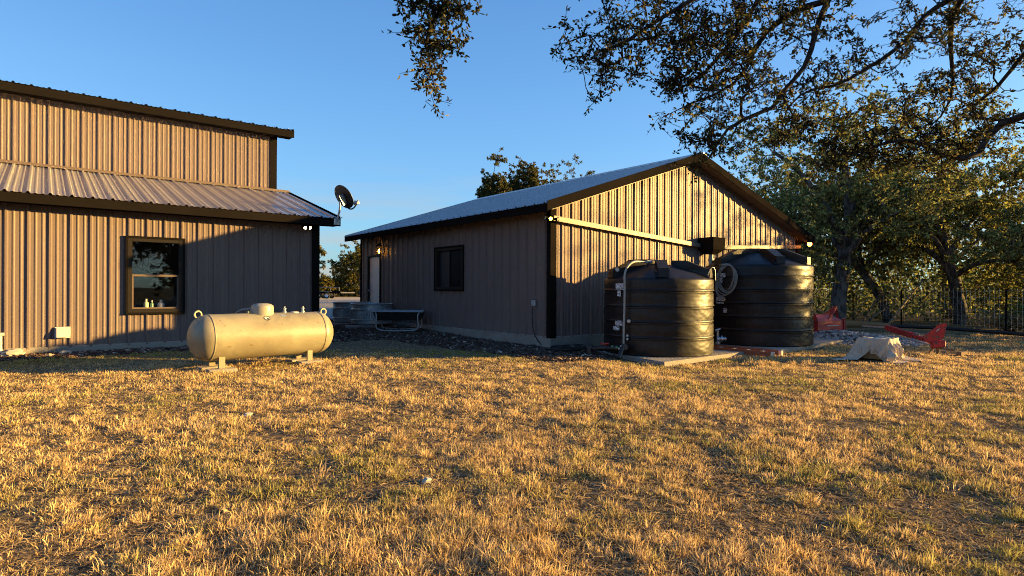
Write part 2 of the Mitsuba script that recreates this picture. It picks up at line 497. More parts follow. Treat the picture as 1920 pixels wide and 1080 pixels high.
# window and door of the side wall
def window(parent, F, a0, a1, z0, z1, slider, glassmat=m_glass):
    wn = num(parent + '__window')
    o, i = .045, .035
    fr = [bx(a0 - o, a0 + i, -.06, .06, z0 - o, z1 + o, .004), bx(a1 - i, a1 + o, -.06, .06, z0 - o, z1 + o, .004),
          bx(a0 + i, a1 - i, -.06, .058, z0 - o, z0 + i, .004), bx(a0 + i, a1 - i, -.06, .058, z1 - i, z1 + o, .004)]
    scene[wn] = mikit.ply(F(cat(*fr)), m_frame)
    lip = [bx(a0 - o - .03, a1 + o + .03, .03, .075, z1 + o - .012, z1 + o + .03, .003), bx(a0 - o - .025, a1 + o + .025, .03, .08, z0 - o - .03, z0 - o + .012, .003),
           bx(a0 - o - .03, a0 - o + .012, .03, .07, z0 - o, z1 + o, .003), bx(a1 + o - .012, a1 + o + .03, .03, .07, z0 - o, z1 + o, .003)]
    put(wn + '__trim', F(cat(*lip)), m_trim)
    A0, A1, B0, B1 = a0 + i, a1 - i, z0 + i, z1 - i
    if slider:
        mid = (A0 + A1) / 2
        put(wn + '__sash', F(cat(bx(A0, mid, .0, .03, B0, B0 + .03), bx(A0, mid, .0, .03, B1 - .03, B1), bx(A0, A0 + .03, .0, .029, B0 + .03, B1 - .03), bx(mid - .035, mid, .0, .029, B0 + .03, B1 - .03))), m_trim)
        halves = [(A0, mid, B0, B1, .012), (mid, A1, B0, B1, -.02)]
    else:
        mid = (B0 + B1) / 2
        put(wn + '__sash', F(cat(bx(A0, A1, -.02, .03, mid - .022, mid + .022, .004), bx(A0, A0 + .028, -.02, .022, B0, mid - .022), bx(A1 - .028, A1, -.02, .022, B0, mid - .022), bx(A0 + .028, A1 - .028, -.02, .022, B0, B0 + .03))), m_gutter)
        halves = [(A0, A1, mid, B1, .0), (A0, A1, B0, mid, -.015)]
    for h0, h1, c, d, y in halves:
        put(wn + '__pane', F(M([(h0, y, c), (h1, y, c), (h1, y, d), (h0, y, d)], [(0, 1, 2), (0, 2, 3)])), glassmat)
    return wn


wn = window(ws, FS, *WIN_S, True)
put(wn + '__insect_screen', FS(bx(3.98, 4.53, -.05, -.045, 1.33, 2.29)), m_screen)
dk = put(ws + '__door', FS(bx(DOOR[0] + .05, DOOR[1] - .05, -.06, -.015, SL + .01, DOOR[3] - .05, .004)), m_door)
put(dk + '__frame', FS(cat(bx(DOOR[0], DOOR[0] + .048, -.1, .05, SL, DOOR[3]), bx(DOOR[1] - .048, DOOR[1], -.1, .05, SL, DOOR[3]), bx(DOOR[0] + .048, DOOR[1] - .048, -.1, .048, DOOR[3] - .048, DOOR[3]))), m_frame)
put(dk + '__knob', FS(cat(tube([(8.76, -.02, SL + .95), (8.76, .035, SL + .95)], .012, 10), Frame((8.76, .045, SL + .95), (1, 0, 0), (0, 1, 0))(trimesh.creation.icosphere(2, .03)))), m_steel)
for zz in (.9, .35, 1.5):
    pass
put(ws + '__power_outlet', FS(bx(.42, .54, .03, .09, .90, 1.03, .008)), m_galv)

# ------------------------------------------------------------------ house (left)
hs = thing('metal_house', 'brown ribbed metal house at left with a low shed roof before a taller wall', 'house')
HL, HZ, EV, EZ, FD, FZ = 9.5, .177, .448, 2.908, 3.267, 3.9775
UZ, UO = 5.67, .40
WIN_H = (2.85, 3.73, .81, 2.21)
put(hs + '__slab', FH(bx(-.03, HL, -9, .03, -.3, HZ, .012)), m_concrete)
zlow = lambda y: EZ + (EV - y) * (FZ - EZ) / (FD + EV)     # y outward (negative = back)
sidepoly = [(0, HZ), (0, zlow(0) - .10), (-FD, zlow(-FD) - .1), (-FD, UZ - .12), (-9, UZ + .95), (-9, HZ)]


def side_wall(x0, x1):
    v = trimesh.creation.extrude_polygon(Polygon(sidepoly), x1 - x0, engine='earcut')
    return M(np.stack([x0 + v.vertices[:, 2], v.vertices[:, 0], v.vertices[:, 1]], 1), v.faces)


hk = put(hs + '__wall', cat(wall_core(FH, .12, HL - .12, HZ, zlow(0) - .1, .12, [WIN_H]), FH(side_wall(0, .12)), FH(side_wall(HL - .12, HL)),
                            FH(bx(.12, HL - .12, -9, -8.88, HZ, UZ)), FH(bx(.12, HL - .12, -FD - .12, -FD, 3.0, UZ + .02))), m_wallcore)
wall_panels(hk + '__panel', FH, .03, HL, const(HZ - .03), const(zlow(0) - .12), .082, [WIN_H])
FU = Frame(HC + s * FD, -g, -s)
wall_panels(hk + '__panel', FU, .03, HL, const(FZ - .1), const(UZ - .10), .082)
FE = Frame(HC, s, g)
wall_panels(hk + '__panel', FE, .03, 9, const(HZ - .03), lambda x: float(np.interp(x, [0, FD - .001, FD, 9], [zlow(0) - .13, zlow(-FD) - .1, UZ - .14, UZ + .9])), .1)
for F_, z0, z1 in ((FH, HZ - .03, zlow(0) - .1), (FU, FZ - .02, UZ - .1)):
    put(hs + '__corner_trim', cat(F_(bx(-.042, .14, .036, .042, z0, z1)), F_(bx(-.042, -.036, -.12, .0355, z0, z1))), m_trim)
HEND, RLn = .39, HL + .39
v = trimesh.creation.extrude_polygon(Polygon([(EV - .02, zlow(EV - .02) - .09), (EV - .02, zlow(EV - .02) - .01), (-FD - .001, zlow(-FD) - .01), (-FD - .001, zlow(-FD) - .09)]), RLn - .02, engine='earcut')
hr = put(hs + '__roof', FH(M(np.stack([-HEND + .02 + v.vertices[:, 2], v.vertices[:, 0], v.vertices[:, 1]], 1), v.faces)), m_wallcore)
ea = FH([(-HEND, EV, EZ)])[0]
ta = FH([(-HEND, -FD, FZ)])[0]
Fh, lh = slope_frame(ea, -g, ea, ta)
wall_panels(hr + '__panel', Fh, 0.0, RLn, const(-.03), const(lh - .05), .082 + HEND - .3048, mtl=m_roof)
put(hs + '__fascia', FH(bx(-HEND, HL, EV - .02, EV, EZ - .176, EZ + .002, .003)), m_trim)
put(hs + '__rake_trim', FH(hull([(x, y, zlow(y) + dz) for x in (-HEND, -HEND + .02) for y in (EV - .022, -FD) for dz in (-.15, .05)])), m_trim)
put(hs + '__flashing', FU(cat(bx(-HEND, HL, .036, .11, FZ + .0, FZ + .035, .006), bx(-HEND, HL, .034, .05, FZ + .03, FZ + .075, .004))), m_gutter)
put(hs + '__soffit', FH(bx(-HEND + .02, HL, .05, EV - .024, EZ - .16, EZ - .145)), m_trim)
# upper roof
ue = FU([(-.40, UO, UZ)])[0]
ut = FU([(-.40, -5.6, UZ + 6.0 * .2)])[0]
Fu, lu = slope_frame(ue, -g, ue, ut)
v = trimesh.creation.extrude_polygon(Polygon([(UO - .02, UZ - .09), (UO - .02, UZ - .008), (-5.6, UZ + 1.185), (-5.6, UZ + 1.1)]), HL + .38, engine='earcut')
ur = put(hs + '__roof', FU(M(np.stack([-.38 + v.vertices[:, 2], v.vertices[:, 0], v.vertices[:, 1]], 1), v.faces)), m_wallcore)
wall_panels(ur + '__panel', Fu, 0.0, HL + .4, const(-.03), const(lu), .082 + .40 - .3048, mtl=m_roof)
put(hs + '__fascia', FU(bx(-.40, HL, UO - .02, UO, UZ - .19, UZ + .002, .003)), m_trim)
put(hs + '__soffit', FU(bx(-.38, HL, .05, UO - .024, UZ - .17, UZ - .155)), m_trim)
put(hs + '__rake_trim', FU(hull([(x, y, UZ + (UO - y) * .2 + dz) for x in (-.40, -.38) for y in (UO - .022, -5.6) for dz in (-.17, .05)])), m_trim)
hw = window(hs, FH, *WIN_H, False)
put(hw + '__sill', FH(bx(2.75, 3.85, -.34, -.06, .775, .80, .005)), m_ply)
# dryer vent
put(hs + '__vent_hood', FH(cat(hull([(x, y, z) for x in (4.68, 4.86) for (y, z) in ((.035, .52), (.035, .34), (.09, .52), (.15, .36), (.15, .345))]), bx(4.655, 4.885, .03, .045, .325, .535, .003))), m_white)
put(hs + '__hose_bib', FH(cat(tube([(5.63, .0, .40), (5.63, .14, .40), (5.63, .17, .30)], .022, 10), tube([(5.58, .12, .44), (5.68, .12, .44)], .03, 10), tube([(5.63, .1, .40), (5.63, .1, .12)], .025, 10))), m_white)

# bottles on the window sill
for (x, hh, r, c, lab) in ((3.43, .24, .045, (.50, .52, .30), 'pale yellow-green bottle on the house window sill, left of three'),
                           (3.33, .21, .032, (.10, .22, .16), 'small dark green bottle with a pale cap between two larger bottles on the sill'),
                           (3.17, .22, .062, (.40, .38, .36), 'wide grey bottle on the house window sill, right of three')):
    bt = thing('bottle', lab, 'bottle')
    Fb = Frame(FH([(x, -.2, .80)])[0], (1, 0, 0), (0, 1, 0))
    put(bt + '__body', Fb(lathe([(0, 0), (r, 0), (r * 1.02, .01), (r, hh * .6), (r * .8, hh * .72), (r * .38, hh * .78), (r * .36, hh * .85)], 20)), mat('bottle' + str(int(x * 100)), two(P(c, .35))), 40)
    put(bt + '__cap', Fb(lathe([(r * .45, hh * .84), (r * .45, hh), (0, hh)], 16)), m_white, 40)


# ------------------------------------------------------------------ lights on the buildings
def flood(key, label, o, dirs, on, rgb):
    t = thing(key, label, 'security light')
    o = np.array(o, float)
    put(t + '__base', Frame(o, (1, 0, 0), (0, 1, 0))(lathe([(0, -.03), (.055, -.03), (.06, -.02), (.06, .02), (0, .03)], 20)), m_trim, 40)
    for k, d in enumerate(dirs):
        d = np.array(d, float) / np.linalg.norm(d)
        c = o + d * np.array([.12, .12, .09]) + np.array([0, 0, -.05])
        u = np.cross(d, (0, 0, 1.0))
        u /= np.linalg.norm(u)
        w = np.cross(u, d)
        F = Frame(c, u * .75, w * .75, d * .75)
        hd = put(t + '__lamp_head', cat(F(lathe([(0, -.09), (.025, -.085), (.032, -.04), (.058, .02), (.066, .05), (.058, .05), (.05, .02)], 20)), tube([o, c - d * .05], .012, 8)), m_trim, 40)
        lens = F(lathe([(.048, .035), (.03, .043), (0, .046)], 20))
        kk = put(hd + '__lens', lens, m_white, 40)
        if k in on:
            scene[kk]['emitter'] = lamp(rgb)


Fw = FH([(.33, .12, 2.74)])[0]
flood('security_light', 'lit twin floodlight under the house eave at its right corner', Fw, [(.35, -.9, -.25), (.95, -.35, -.2)], (0, 1), (.45, .38, .22))
flood('security_light', 'floodlight with three heads on the near corner of the workshop, one lit', FG([(-.12, .14, 2.80)])[0], [(-.9, -.5, .1), (-.15, -.95, -.1), (.9, -.4, -.15)], (1,), (1.2, 1.1, .045))
lt = thing('security_light', 'glowing orange lamp under the far right end of the workshop eave', 'security light')
o = FG([(11.42, .34, 2.86)])[0]
put(lt + '__shade', Frame(o, (1, 0, 0), (0, 1, 0))(lathe([(.02, .10), (.05, .09), (.09, .03), (.10, .0), (.092, .0), (.08, .03)], 24)), m_trim, 40)
bl = put(lt + '__bulb', Frame(o + (0, 0, -.045), (1, 0, 0), (0, 1, 0))(trimesh.creation.icosphere(2, .075)), m_white, True)
scene[bl]['emitter'] = lamp((1.5, .36, .024))
lt = thing('wall_lantern', 'black wall lantern with a warm bulb beside the white door', 'lantern')
Fq = Frame(FS([(7.78, .18, 2.40)])[0], (1, 0, 0), (0, 1, 0))
put(lt + '__cage', cat(Fq(bx(-.08, .08, -.08, .08, .20, .22)), Fq(hull([(x, y, .22) for x in (-.09, .09) for y in (-.09, .09)] + [(0, 0, .32)])), Fq(bx(-.07, .07, -.07, .07, -.05, -.03)),
                       *[Fq(tube([(x, y, -.04), (x * 1.1, y * 1.1, .2)], .008, 6)) for x in (-.066, .066) for y in (-.066, .066)],
                       FS(bx(7.72, 7.84, .03, .05, 2.36, 2.6, .005)), FS(tube([(7.78, .04, 2.55), (7.78, .12, 2.68), (7.78, .18, 2.70)], .012, 8))), m_black)
bl = put(lt + '__bulb', Fq(lathe([(0, -.02), (.022, 0), (.034, .05), (.026, .10), (0, .13)], 14)), m_white, True)
scene[bl]['emitter'] = lamp((1.6, .7, .06))

# ------------------------------------------------------------------ satellite dish
sd = thing('satellite_dish', 'black satellite dish on a mast at the right end of the house eave', 'satellite dish')
b0 = FH([(-.30, EV + .02, EZ - .06)])[0]
m1 = b0 + np.array([.06, -.02, .46])
put(sd + '__mast', cat(tube(smooth_path([b0 + (-.02, 0, -.08), b0 + (0, 0, .04), b0 + (.05, -.01, .24), m1], 14), .024, 12),
                       tube([b0 + (-.02, 0, -.02), b0 + (.10, .05, .10)], .01, 6), FH(bx(-.36, -.22, EV + .001, EV + .012, EZ - .15, EZ + .0))), m_steel, 40)
ax = np.array([.45, .72, .53])
ax /= np.linalg.norm(ax)
u = np.cross((0, 0, 1.0), ax)
u /= np.linalg.norm(u)
w = np.cross(ax, u)
dc = m1 + ax * .10 + np.array([.01, 0, .05])
Fd = Frame(dc, u, w, ax)
dk_ = .72
pr = [(0, 0)] + [(r, .28 * r * r) for r in np.linspace(.04, .36, 10)] + [(.37, .038), (.37, .05), (.352, .046)] + [(r, .28 * r * r + .008) for r in np.linspace(.34, .02, 8)] + [(0, .008)]
d_ = lathe(np.array(pr) * dk_, 40)
d_.vertices[:, 1] *= 1.12
put(sd + '__reflector', Fd(d_), m_black, 40)
put(sd + '__bracket', cat(Fd(bx(-.07, .07, -.09, .06, -.10, -.004, .006)), Fd(bx(-.05, -.03, -.16, .09, -.13, -.0)), Fd(bx(.03, .05, -.16, .09, -.13, -.0))), m_steel)
arm = [Fd([(0, -.12, -.03)])[0], Fd([(0, -.33, .06)])[0], Fd([(0, -.31, .30)])[0]]
put(sd + '__feed_arm', tube(smooth_path(arm, 10), .018, 8), m_black, 40)
put(sd + '__receiver', cat(Fd(bx(-.08, .08, -.32, -.25, .29, .34, .01)), *[Fd(Frame((x, -.26, .27), (1, 0, 0), (0, .9, -.4), (0, .4, .9))(lathe([(0, .05), (.03, .05), (.038, 0), (.03, -.05), (0, -.05)][::-1], 14))) for x in (-.08, .0, .08)]), m_galv)

# ------------------------------------------------------------------ propane tank
pt = thing('propane_tank', 'cream horizontal propane tank standing on concrete blocks before the house', 'propane tank')
pl, prr = np.array([-4.62, 8.775, .51]), np.array([-3.40, 10.06, .505])
axd = (prr - pl) / np.linalg.norm(prr - pl)
LP = np.linalg.norm(prr - pl)
up = np.array([0, 0, 1.0])
sd_ = np.cross(up, axd)
RP = .355
Fp = Frame(pl, axd, np.cross(up, axd), up)      # x along the tank, y away from camera, z up
Fax = Frame(pl, np.cross(up, axd), up, axd)
hd = .26
prof = [(RP * math.sin(t), -hd * math.cos(t)) for t in np.linspace(0, math.pi / 2, 16)] + [(RP * math.cos(t), LP + hd * math.sin(t)) for t in np.linspace(0, math.pi / 2, 16)]
put(pt + '__body', Fax(lathe(prof, 72)), m_propane, 50)
for z0 in (0, LP):
    put(pt + '__weld_seam', Fax(lathe([(RP - .002, z0 - .012), (RP + .008, z0 - .006), (RP + .008, z0 + .006), (RP - .002, z0 + .012)], 72)), mat('seam%d' % (z0 > 0), two(P((.21, .185, .125), .5))), 60)
dm = put(pt + '__dome', Fp(Frame((LP * .47, 0, RP - .02), (1, 0, 0), (0, 1, 0))(lathe([(.17, -.02), (.175, .02), (.175, .10), (.165, .14), (.13, .165), (.07, .178), (0, .182)], 40))), mat('dome', two(P((.27, .25, .20), .4))), 40)
put(dm + '__hinge', Fp(bx(LP * .47 - .24, LP * .47 - .17, -.03, .03, RP - .0, RP + .04, .006)), m_propane)
for x in (LP * .68, LP * .86):
    put(pt + '__valve', Fp(cat(*[Frame((x, 0, RP - .01), (1, 0, 0), (0, 1, 0))(lathe([(.03, 0), (.03, .03), (.018, .035), (.018, .06), (.026, .062), (.026, .085), (.01, .09), (.01, .11), (0, .112)], 14))])), m_galv, 40)
put(pt + '__gauge', Fp(Frame((LP * .77, -.02, RP - .01), (1, 0, 0), (0, 1, 0))(lathe([(.07, 0), (.07, .018), (.04, .026), (0, .03)], 20))), m_white, 40)
for x, sgn in ((-.13, -1), (LP + .13, 1)):
    zc = RP * math.sqrt(1 - (.13 / hd) ** 2)
    cx = np.array([x, 0, zc + .045])
    a = np.linspace(0, 2 * np.pi, 29)
    put(pt + '__lifting_lug', Fp(tube(np.stack([cx[0] + .048 * np.cos(a), 0 * a, cx[2] + .052 * np.sin(a)], 1), .013, 10)), mat('lug' + str(sgn), two(P((.42, .37, .22), .45))), 50)
for k, (x, y) in enumerate(((.14, -.20), (LP - .22, -.20), (.14, .20), (LP - .22, .20))):
    put(pt + '__leg', Fp(bx(x - .045, x + .045, y - .012, y + .03, -.46, -RP * .80, .003)), m_propane)
    bp = Fp([(x, y, 0)])[0]
    ex, ey = rotz(math.atan2(axd[1], axd[0]) + .08 * (k - 1))
    zt = .51 - .46 - .002
    lab = ['grey concrete block under the front left foot of the propane tank', 'grey concrete block under the front right foot of the propane tank',
           'concrete block under the rear left foot of the propane tank', 'concrete block under the rear right foot of the propane tank'][k]
    single('concrete_block', Frame((bp[0], bp[1], 0), ex, ey)(bx(-.20, .20, -.10, .11, -.08, zt, .008)), m_concrete, lab, 'concrete block')
def disc_on(R_, zc, ac, rad):
    a = np.linspace(0, 2 * np.pi, 25)[:-1]
    pts = [(R_, ac, zc)] + [(R_, ac + rad * math.sin(t) / R_, zc + rad * math.cos(t)) for t in a]
    V = np.array([(r * math.cos(q), r * math.sin(q), z) for r, q, z in pts])
    return M(V, [(0, 1 + k, 1 + (k + 1) % 24) for k in range(24)])


put(pt + '__data_plate', Fax(disc_on(RP + .002, LP * .62, math.radians(118), .04)), m_galv)
put(pt + '__gas_line', cat(Fp(tube(smooth_path([(LP * .40, .0, RP + .06), (LP * .30, .10, RP + .05), (LP * .26, .30, RP - .12), (LP * .25, .42, -.2), (LP * .25, .5, -.5)], 20), .012, 8))), m_steel, 60)
put(pt + '__emblem', Fax(disc_on(RP + .002, LP * .46, math.radians(128), .052)), m_black)
put(pt + '__emblem', Fax(disc_on(RP + .003, LP * .46, math.radians(128), .040)), m_white)
put(pt + '__emblem', Fax(disc_on(RP + .004, LP * .465, math.radians(131), .018)), m_black)


# ------------------------------------------------------------------ round galvanized stock tanks and feed trough
def stock_tank(cx, cy, r, h, z, label):
    t = thing('stock_tank', label, 'stock tank', None)
    F = Frame((cx, cy, z), (1, 0, 0), (0, 1, 0))
    pf = [(r * .97, 0), (r * .985, .02), (r * .985, .10), (r + .008, .115), (r + .008, .135), (r * .985, .15)]
    pf += [(r * .985, h * .66), (r + .010, h * .68), (r + .010, h * .73), (r * .985, h * .76), (r * .985, h * .93), (r + .02, h * .95), (r + .03, h * .975), (r + .02, h), (r - .005, h * .995), (r * .97, h * .93), (r * .97, .03), (0, .03)]
    put(t + '__shell', F(lathe(pf, 64)), m_galv, 40)
    n = 56
    rib = []
    for k in range(n):
        a = 2 * math.pi * k / n
        c, s_ = math.cos(a), math.sin(a)
        rr = r * .985
        rib.append(hull([(c * q - s_ * tt, s_ * q + c * tt, zz) for q, tt in ((rr - .003, -.022), (rr - .003, .022), (rr + .012, 0)) for zz in (.16, h * .65)]))
    put(t + '__corrugation', F(cat(*rib)), m_galv)
    k = put(t + '__handle', F(tube([(r * math.cos(4.2), r * math.sin(4.2), h * .72), ((r + .05) * math.cos(4.25), (r + .05) * math.sin(4.25), h * .70), (r * math.cos(4.3), r * math.sin(4.3), h * .72)], .008, 6)), m_steel)
    return t


SZ = .17
stock_tank(-4.18, 17.3, .60, .60, SZ + .06, 'round galvanized stock tank standing nearest, just behind the feed trough')
stock_tank(-5.12, 18.5, .58, .62, SZ + .05, 'round galvanized stock tank standing behind and left of the other one')
single('paving_slab', Frame((-4.3, 16.75, SZ - .04), *rotz(.3))(bx(-.5, .35, -.2, .2, -.02, .07, .01)), m_concrete, 'flat grey slab under the front edge of the nearest stock tank', 'paving slab')
single('paving_slab', Frame((-5.3, 17.95, SZ - .04), *rotz(.1))(bx(-.6, .4, -.2, .2, -.02, .07, .01)), m_concrete, 'flat grey slab under the rear stock tank', 'paving slab')
ft = thing('feed_trough', 'black feed trough on a bent grey tube frame beside the workshop wall', 'feed trough')
tp = np.array([-3.06, 15.75, SZ - .03])
Ff = Frame(tp, *rotz(.02))
lx, ly, hz = .66, .36, .52
pan = []
for sc, zz in ((1.0, hz), (.97, hz - .01), (.86, hz - .22)):
    pan.append([(x * sc, y * sc, zz) for x, y in ((-lx, -ly), (lx, -ly), (lx, ly), (-lx, ly))])
outer = [(x, y, hz) for x, y in ((-lx, -ly), (lx, -ly), (lx, ly), (-lx, ly))]
low = [(x * .84, y * .7, hz - .24) for x, y, _ in outer]
inn = [(x * .96, y * .93, hz) for x, y, _ in outer]
inl = [(x * .81, y * .66, hz - .22) for x, y, _ in outer]
Vt = outer + low + inn + inl
Ft_ = []
for k in range(4):
    q = (k + 1) % 4
    for A, B, fl in ((0, 4, 1), (8, 12, 0), (8, 0, 0)):
        f1, f2 = (A + k, B + k, B + q), (A + k, B + q, A + q)
        Ft_ += [f1[::-1], f2[::-1]] if not fl else [f1, f2]
Ft_ += [(4, 5, 6), (4, 6, 7), (12, 13, 14), (12, 14, 15)]
put(ft + '__pan', Ff(M(Vt, Ft_)), m_black)
rim = [(-lx, -ly, hz), (lx, -ly, hz), (lx, ly, hz), (-lx, ly, hz), (-lx, -ly, hz)]
put(ft + '__rim', cat(*[Ff(tube([rim[k], rim[k + 1]], .022, 8)) for k in range(4)]), m_steel, 40)
for y in (-ly, ly):
    pth = smooth_path([(-lx * .92, y * .9, hz - .02), (-lx * .84, y, .25), (-lx * .78, y, .05), (-lx * .60, y, .02), (lx * .60, y, .02), (lx * .80, y, .05), (lx * .84, y, .25), (lx * .92, y * .9, hz - .02)], 60)
    put(ft + '__leg_frame', Ff(tube(pth, .022, 10)), m_steel, 60)
for x in (-.72 * lx, .72 * lx):
    put(ft + '__cross_bar', Ff(tube([(x, -ly, .03), (x, ly, .03)], .02, 8)), m_steel, 40)
st = thing('metal_stand', 'low grey metal stand left of the rear stock tank', 'stand')
Fk = Frame((-6.1, 18.0, SZ), *rotz(.5))
put(st + '__top', Fk(bx(-.22, .18, -.15, .15, .26, .29, .005)), m_galv)
for x in (-.2, .16):
    for y in (-.13, .13):
        put(st + '__leg', Fk(bx(x - .012, x + .012, y - .012, y + .012, -.03, .26)), m_galv)


# ------------------------------------------------------------------ water tanks
def water_tank(cx, cy, z, R, H, phi, label, nb, domeh, lugs, lid_off):
    """local x = to the right as seen from the lawn, y = away, z up"""
    t = thing('water_tank', label, 'water tank')
    ex, ey = (math.cos(phi), -math.sin(phi), 0), (math.sin(phi), math.cos(phi), 0)
    F = Frame((cx, cy, z), ex, ey)
    pf = [(R * .985, 0), (R, .02)]
    bh = H / nb
    for k in range(nb):
        z0, z1 = k * bh, (k + 1) * bh
        if k:
            pf += [(R + .004, z0 + .004), (R - .014, z0 + .012), (R - .014, z0 + .035), (R + .012, z0 + .052), (R + .012, z0 + .066), (R - .002, z0 + .085)]
        pf += [(R + .004, z0 + .6 * bh), (R, z1 - .03 if k < nb - 1 else z1 - .05)]
    pf += [(R - .006, H - .03), (R - .03, H - .006), (R - .07, H + .012), (R * .80, H + domeh * .33), (R * .55, H + domeh * .66), (R * .32, H + domeh), (0, H + domeh + .005)]
    body = lathe(pf, 96)
    v = body.vertices
    q = meshkit.fbm(np.stack([v[:, 0] * 2.2, v[:, 1] * 2.2, v[:, 2] * 4.5], -1), 3, 11) - .5
    rad = np.hypot(v[:, 0], v[:, 1])
    v[:, :2] *= (1 + (.022 * q * (rad > R * .9))[:, None])
    put(t + '__shell', F(M(v, body.faces)), m_poly, 35)
    lx_, ly_ = lid_off
    put(t + '__lid', F(Frame((lx_, ly_, H + domeh - .05), (1, 0, 0), (0, 1, 0))(lathe([(.33, 0), (.34, .03), (.335, .14), (.31, .165), (.30, .15), (.14, .17), (0, .18)], 36))), m_poly, 40)
    for a in lugs:
        ca, sa = math.cos(a), math.sin(a)
        Fl_ = Frame((0, 0, 0), (ca, sa, 0), (-sa, ca, 0))
        w = .10
        zt0, zt1 = H + domeh + .09, H + .19
        pts_t = [(R * .30, zt0), (R * .55, zt0 - .01), (R * .90, zt1), (R * .975, zt1 - .015), (R * .985, H + .005), (R * .25, H + .005)]
        put(t + '__tie_down_rib', F(Fl_(prism(pts_t, -w, w))), m_poly, 30)
        put(t + '__tie_down_rib', F(Fl_(prism([(R * .60, H + .0), (R * .62, H + .20), (R * .93, H + .10), (R * .99, H + .0)], -w - .05, -w - .004))), m_poly, 30)
    return t, F


PH1, PH2 = math.radians(14.13), math.radians(22.95)
pad1 = single('concrete_pad', hull([(x, y, z) for (x, y) in ((1.60, 12.35), (2.68, 10.15), (4.82, 11.92), (3.7, 13.6)) for z in (-.3, .0)]), m_concrete, 'square concrete pad under the nearer water tank', 'concrete pad')
pad2 = single('concrete_pad', hull([(x, y, z) for (x, y) in ((4.3, 14.3), (5.75, 12.35), (8.55, 14.9), (7.1, 16.9)) for z in (-.3, -.004)]), m_concrete, 'square concrete pad under the farther water tank', 'concrete pad')
wt1, FT1 = water_tank(2.998, 11.908, .0, 1.086, 1.50, PH1, 'black ribbed water tank on the nearer concrete pad, lit gold on its right side', 5, .27,
                      [math.radians(q) for q in (-18, -84, -150, 150, 84, 18)], (-.30, .1))
wt2, FT2 = water_tank(5.99, 14.144, -.004, 1.23, 1.86, PH2, 'taller black ribbed water tank behind the nearer one, beside the trees', 6, .30,
                      [math.radians(q) for q in (-25, -66, -135, 150, 90, 30)], (-.12, .0))


KT1, KT2 = 1.07, 1.09


class Scaled:
    def __init__(self, F, k):
        self.F, self.k = F, k

    def __call__(self, m):
        if isinstance(m, trimesh.Trimesh):
            return self.F(M(m.vertices * self.k, m.faces))
        return self.F(np.asarray(m, float) * self.k)


FT1, FT2 = Scaled(FT1, KT1), Scaled(FT2, KT2)


def patch(F, R, ac, w, z0, z1, mtl, key):
    """thin curved label; ac = angle in the tank frame, w = width in metres"""
    da = w / R / 2
    m = lathe([(R - .003, z0), (R + .0045, z0 + .001), (R + .0045, z1 - .001), (R - .003, z1)], 8, ac - da, ac + da)
    put(key, F(m), mtl, 30)


a_ = math.radians
patch(FT1, 1.028, a_(-131), .20, 1.18, 1.30, m_sticker, wt1 + '__sticker')
patch(FT1, 1.028, a_(-131.5), .09, 1.06, 1.165, m_sticker, wt1 + '__sticker')
patch(FT1, 1.028, a_(-132), .19, .53, .62, m_sticker, wt1 + '__sticker')
patch(FT1, 1.028, a_(-135.5), .17, .44, .51, m_sticker, wt1 + '__sticker')
patch(FT2, 1.143, a_(-129), .24, 1.44, 1.53, m_sticker, wt2 + '__sticker')
patch(FT2, 1.143, a_(-129), .10, 1.33, 1.43, m_sticker, wt2 + '__sticker')
patch(FT2, 1.143, a_(-129), .25, .93, 1.02, m_sticker, wt2 + '__sticker')
patch(FT2, 1.143, a_(-130), .20, .87, .91, m_sticker, wt2 + '__sticker')
patch(FT2, 1.143, a_(-123), .09, .68, .78, m_sticker, wt2 + '__sticker')
put(wt1 + '__vent_cap', FT1(Frame((-.72, -.70, 1.55), (1, 0, 0), (0, 0, 1), (0, -1, 0))(lathe([(.035, 0), (.035, .03), (0, .034)], 16))), m_white, 40)
put(wt1 + '__plug', FT1(Frame((-.50, -.905, .62), (1, 0, 0), (0, 0, 1), (0, -1, 0))(lathe([(.032, 0), (.032, .03), (.018, .034), (0, .034)], 16))), m_white, 40)
put(wt1 + '__plug', FT1(cat(*[Frame((-.525, -.91, z), (1, 0, 0), (0, 0, 1), (0, -1, 0))(lathe([(.022, 0), (.022, .02), (0, .022)], 12)) for z in (.30, .36)])), m_white, 40)
# filler pipe over the rim of the nearer tank
put(wt1 + '__filler_pipe', FT1(tube(smooth_path([(-.18, -.45, 1.70), (-.34, -.62, 1.70), (-.47, -.82, 1.66), (-.56, -.93, 1.52), (-.575, -.955, 1.30), (-.58, -.955, .70), (-.585, -.955, .10)], 40), .019, 12)), m_pvc, 60)
put(wt1 + '__filler_pipe', FT1(tube([(-.20, -.47, 1.70), (-.12, -.40, 1.70)], .032, 12)), m_pvc, 40)
# small loop handle at right rim
put(wt1 + '__handle', FT1(tube(smooth_path([(.90, -.38, 1.38), (.93, -.38, 1.56), (.98, -.34, 1.60), (1.02, -.30, 1.50), (1.02, -.30, 1.36)], 16), .007, 8)), m_steel, 40)

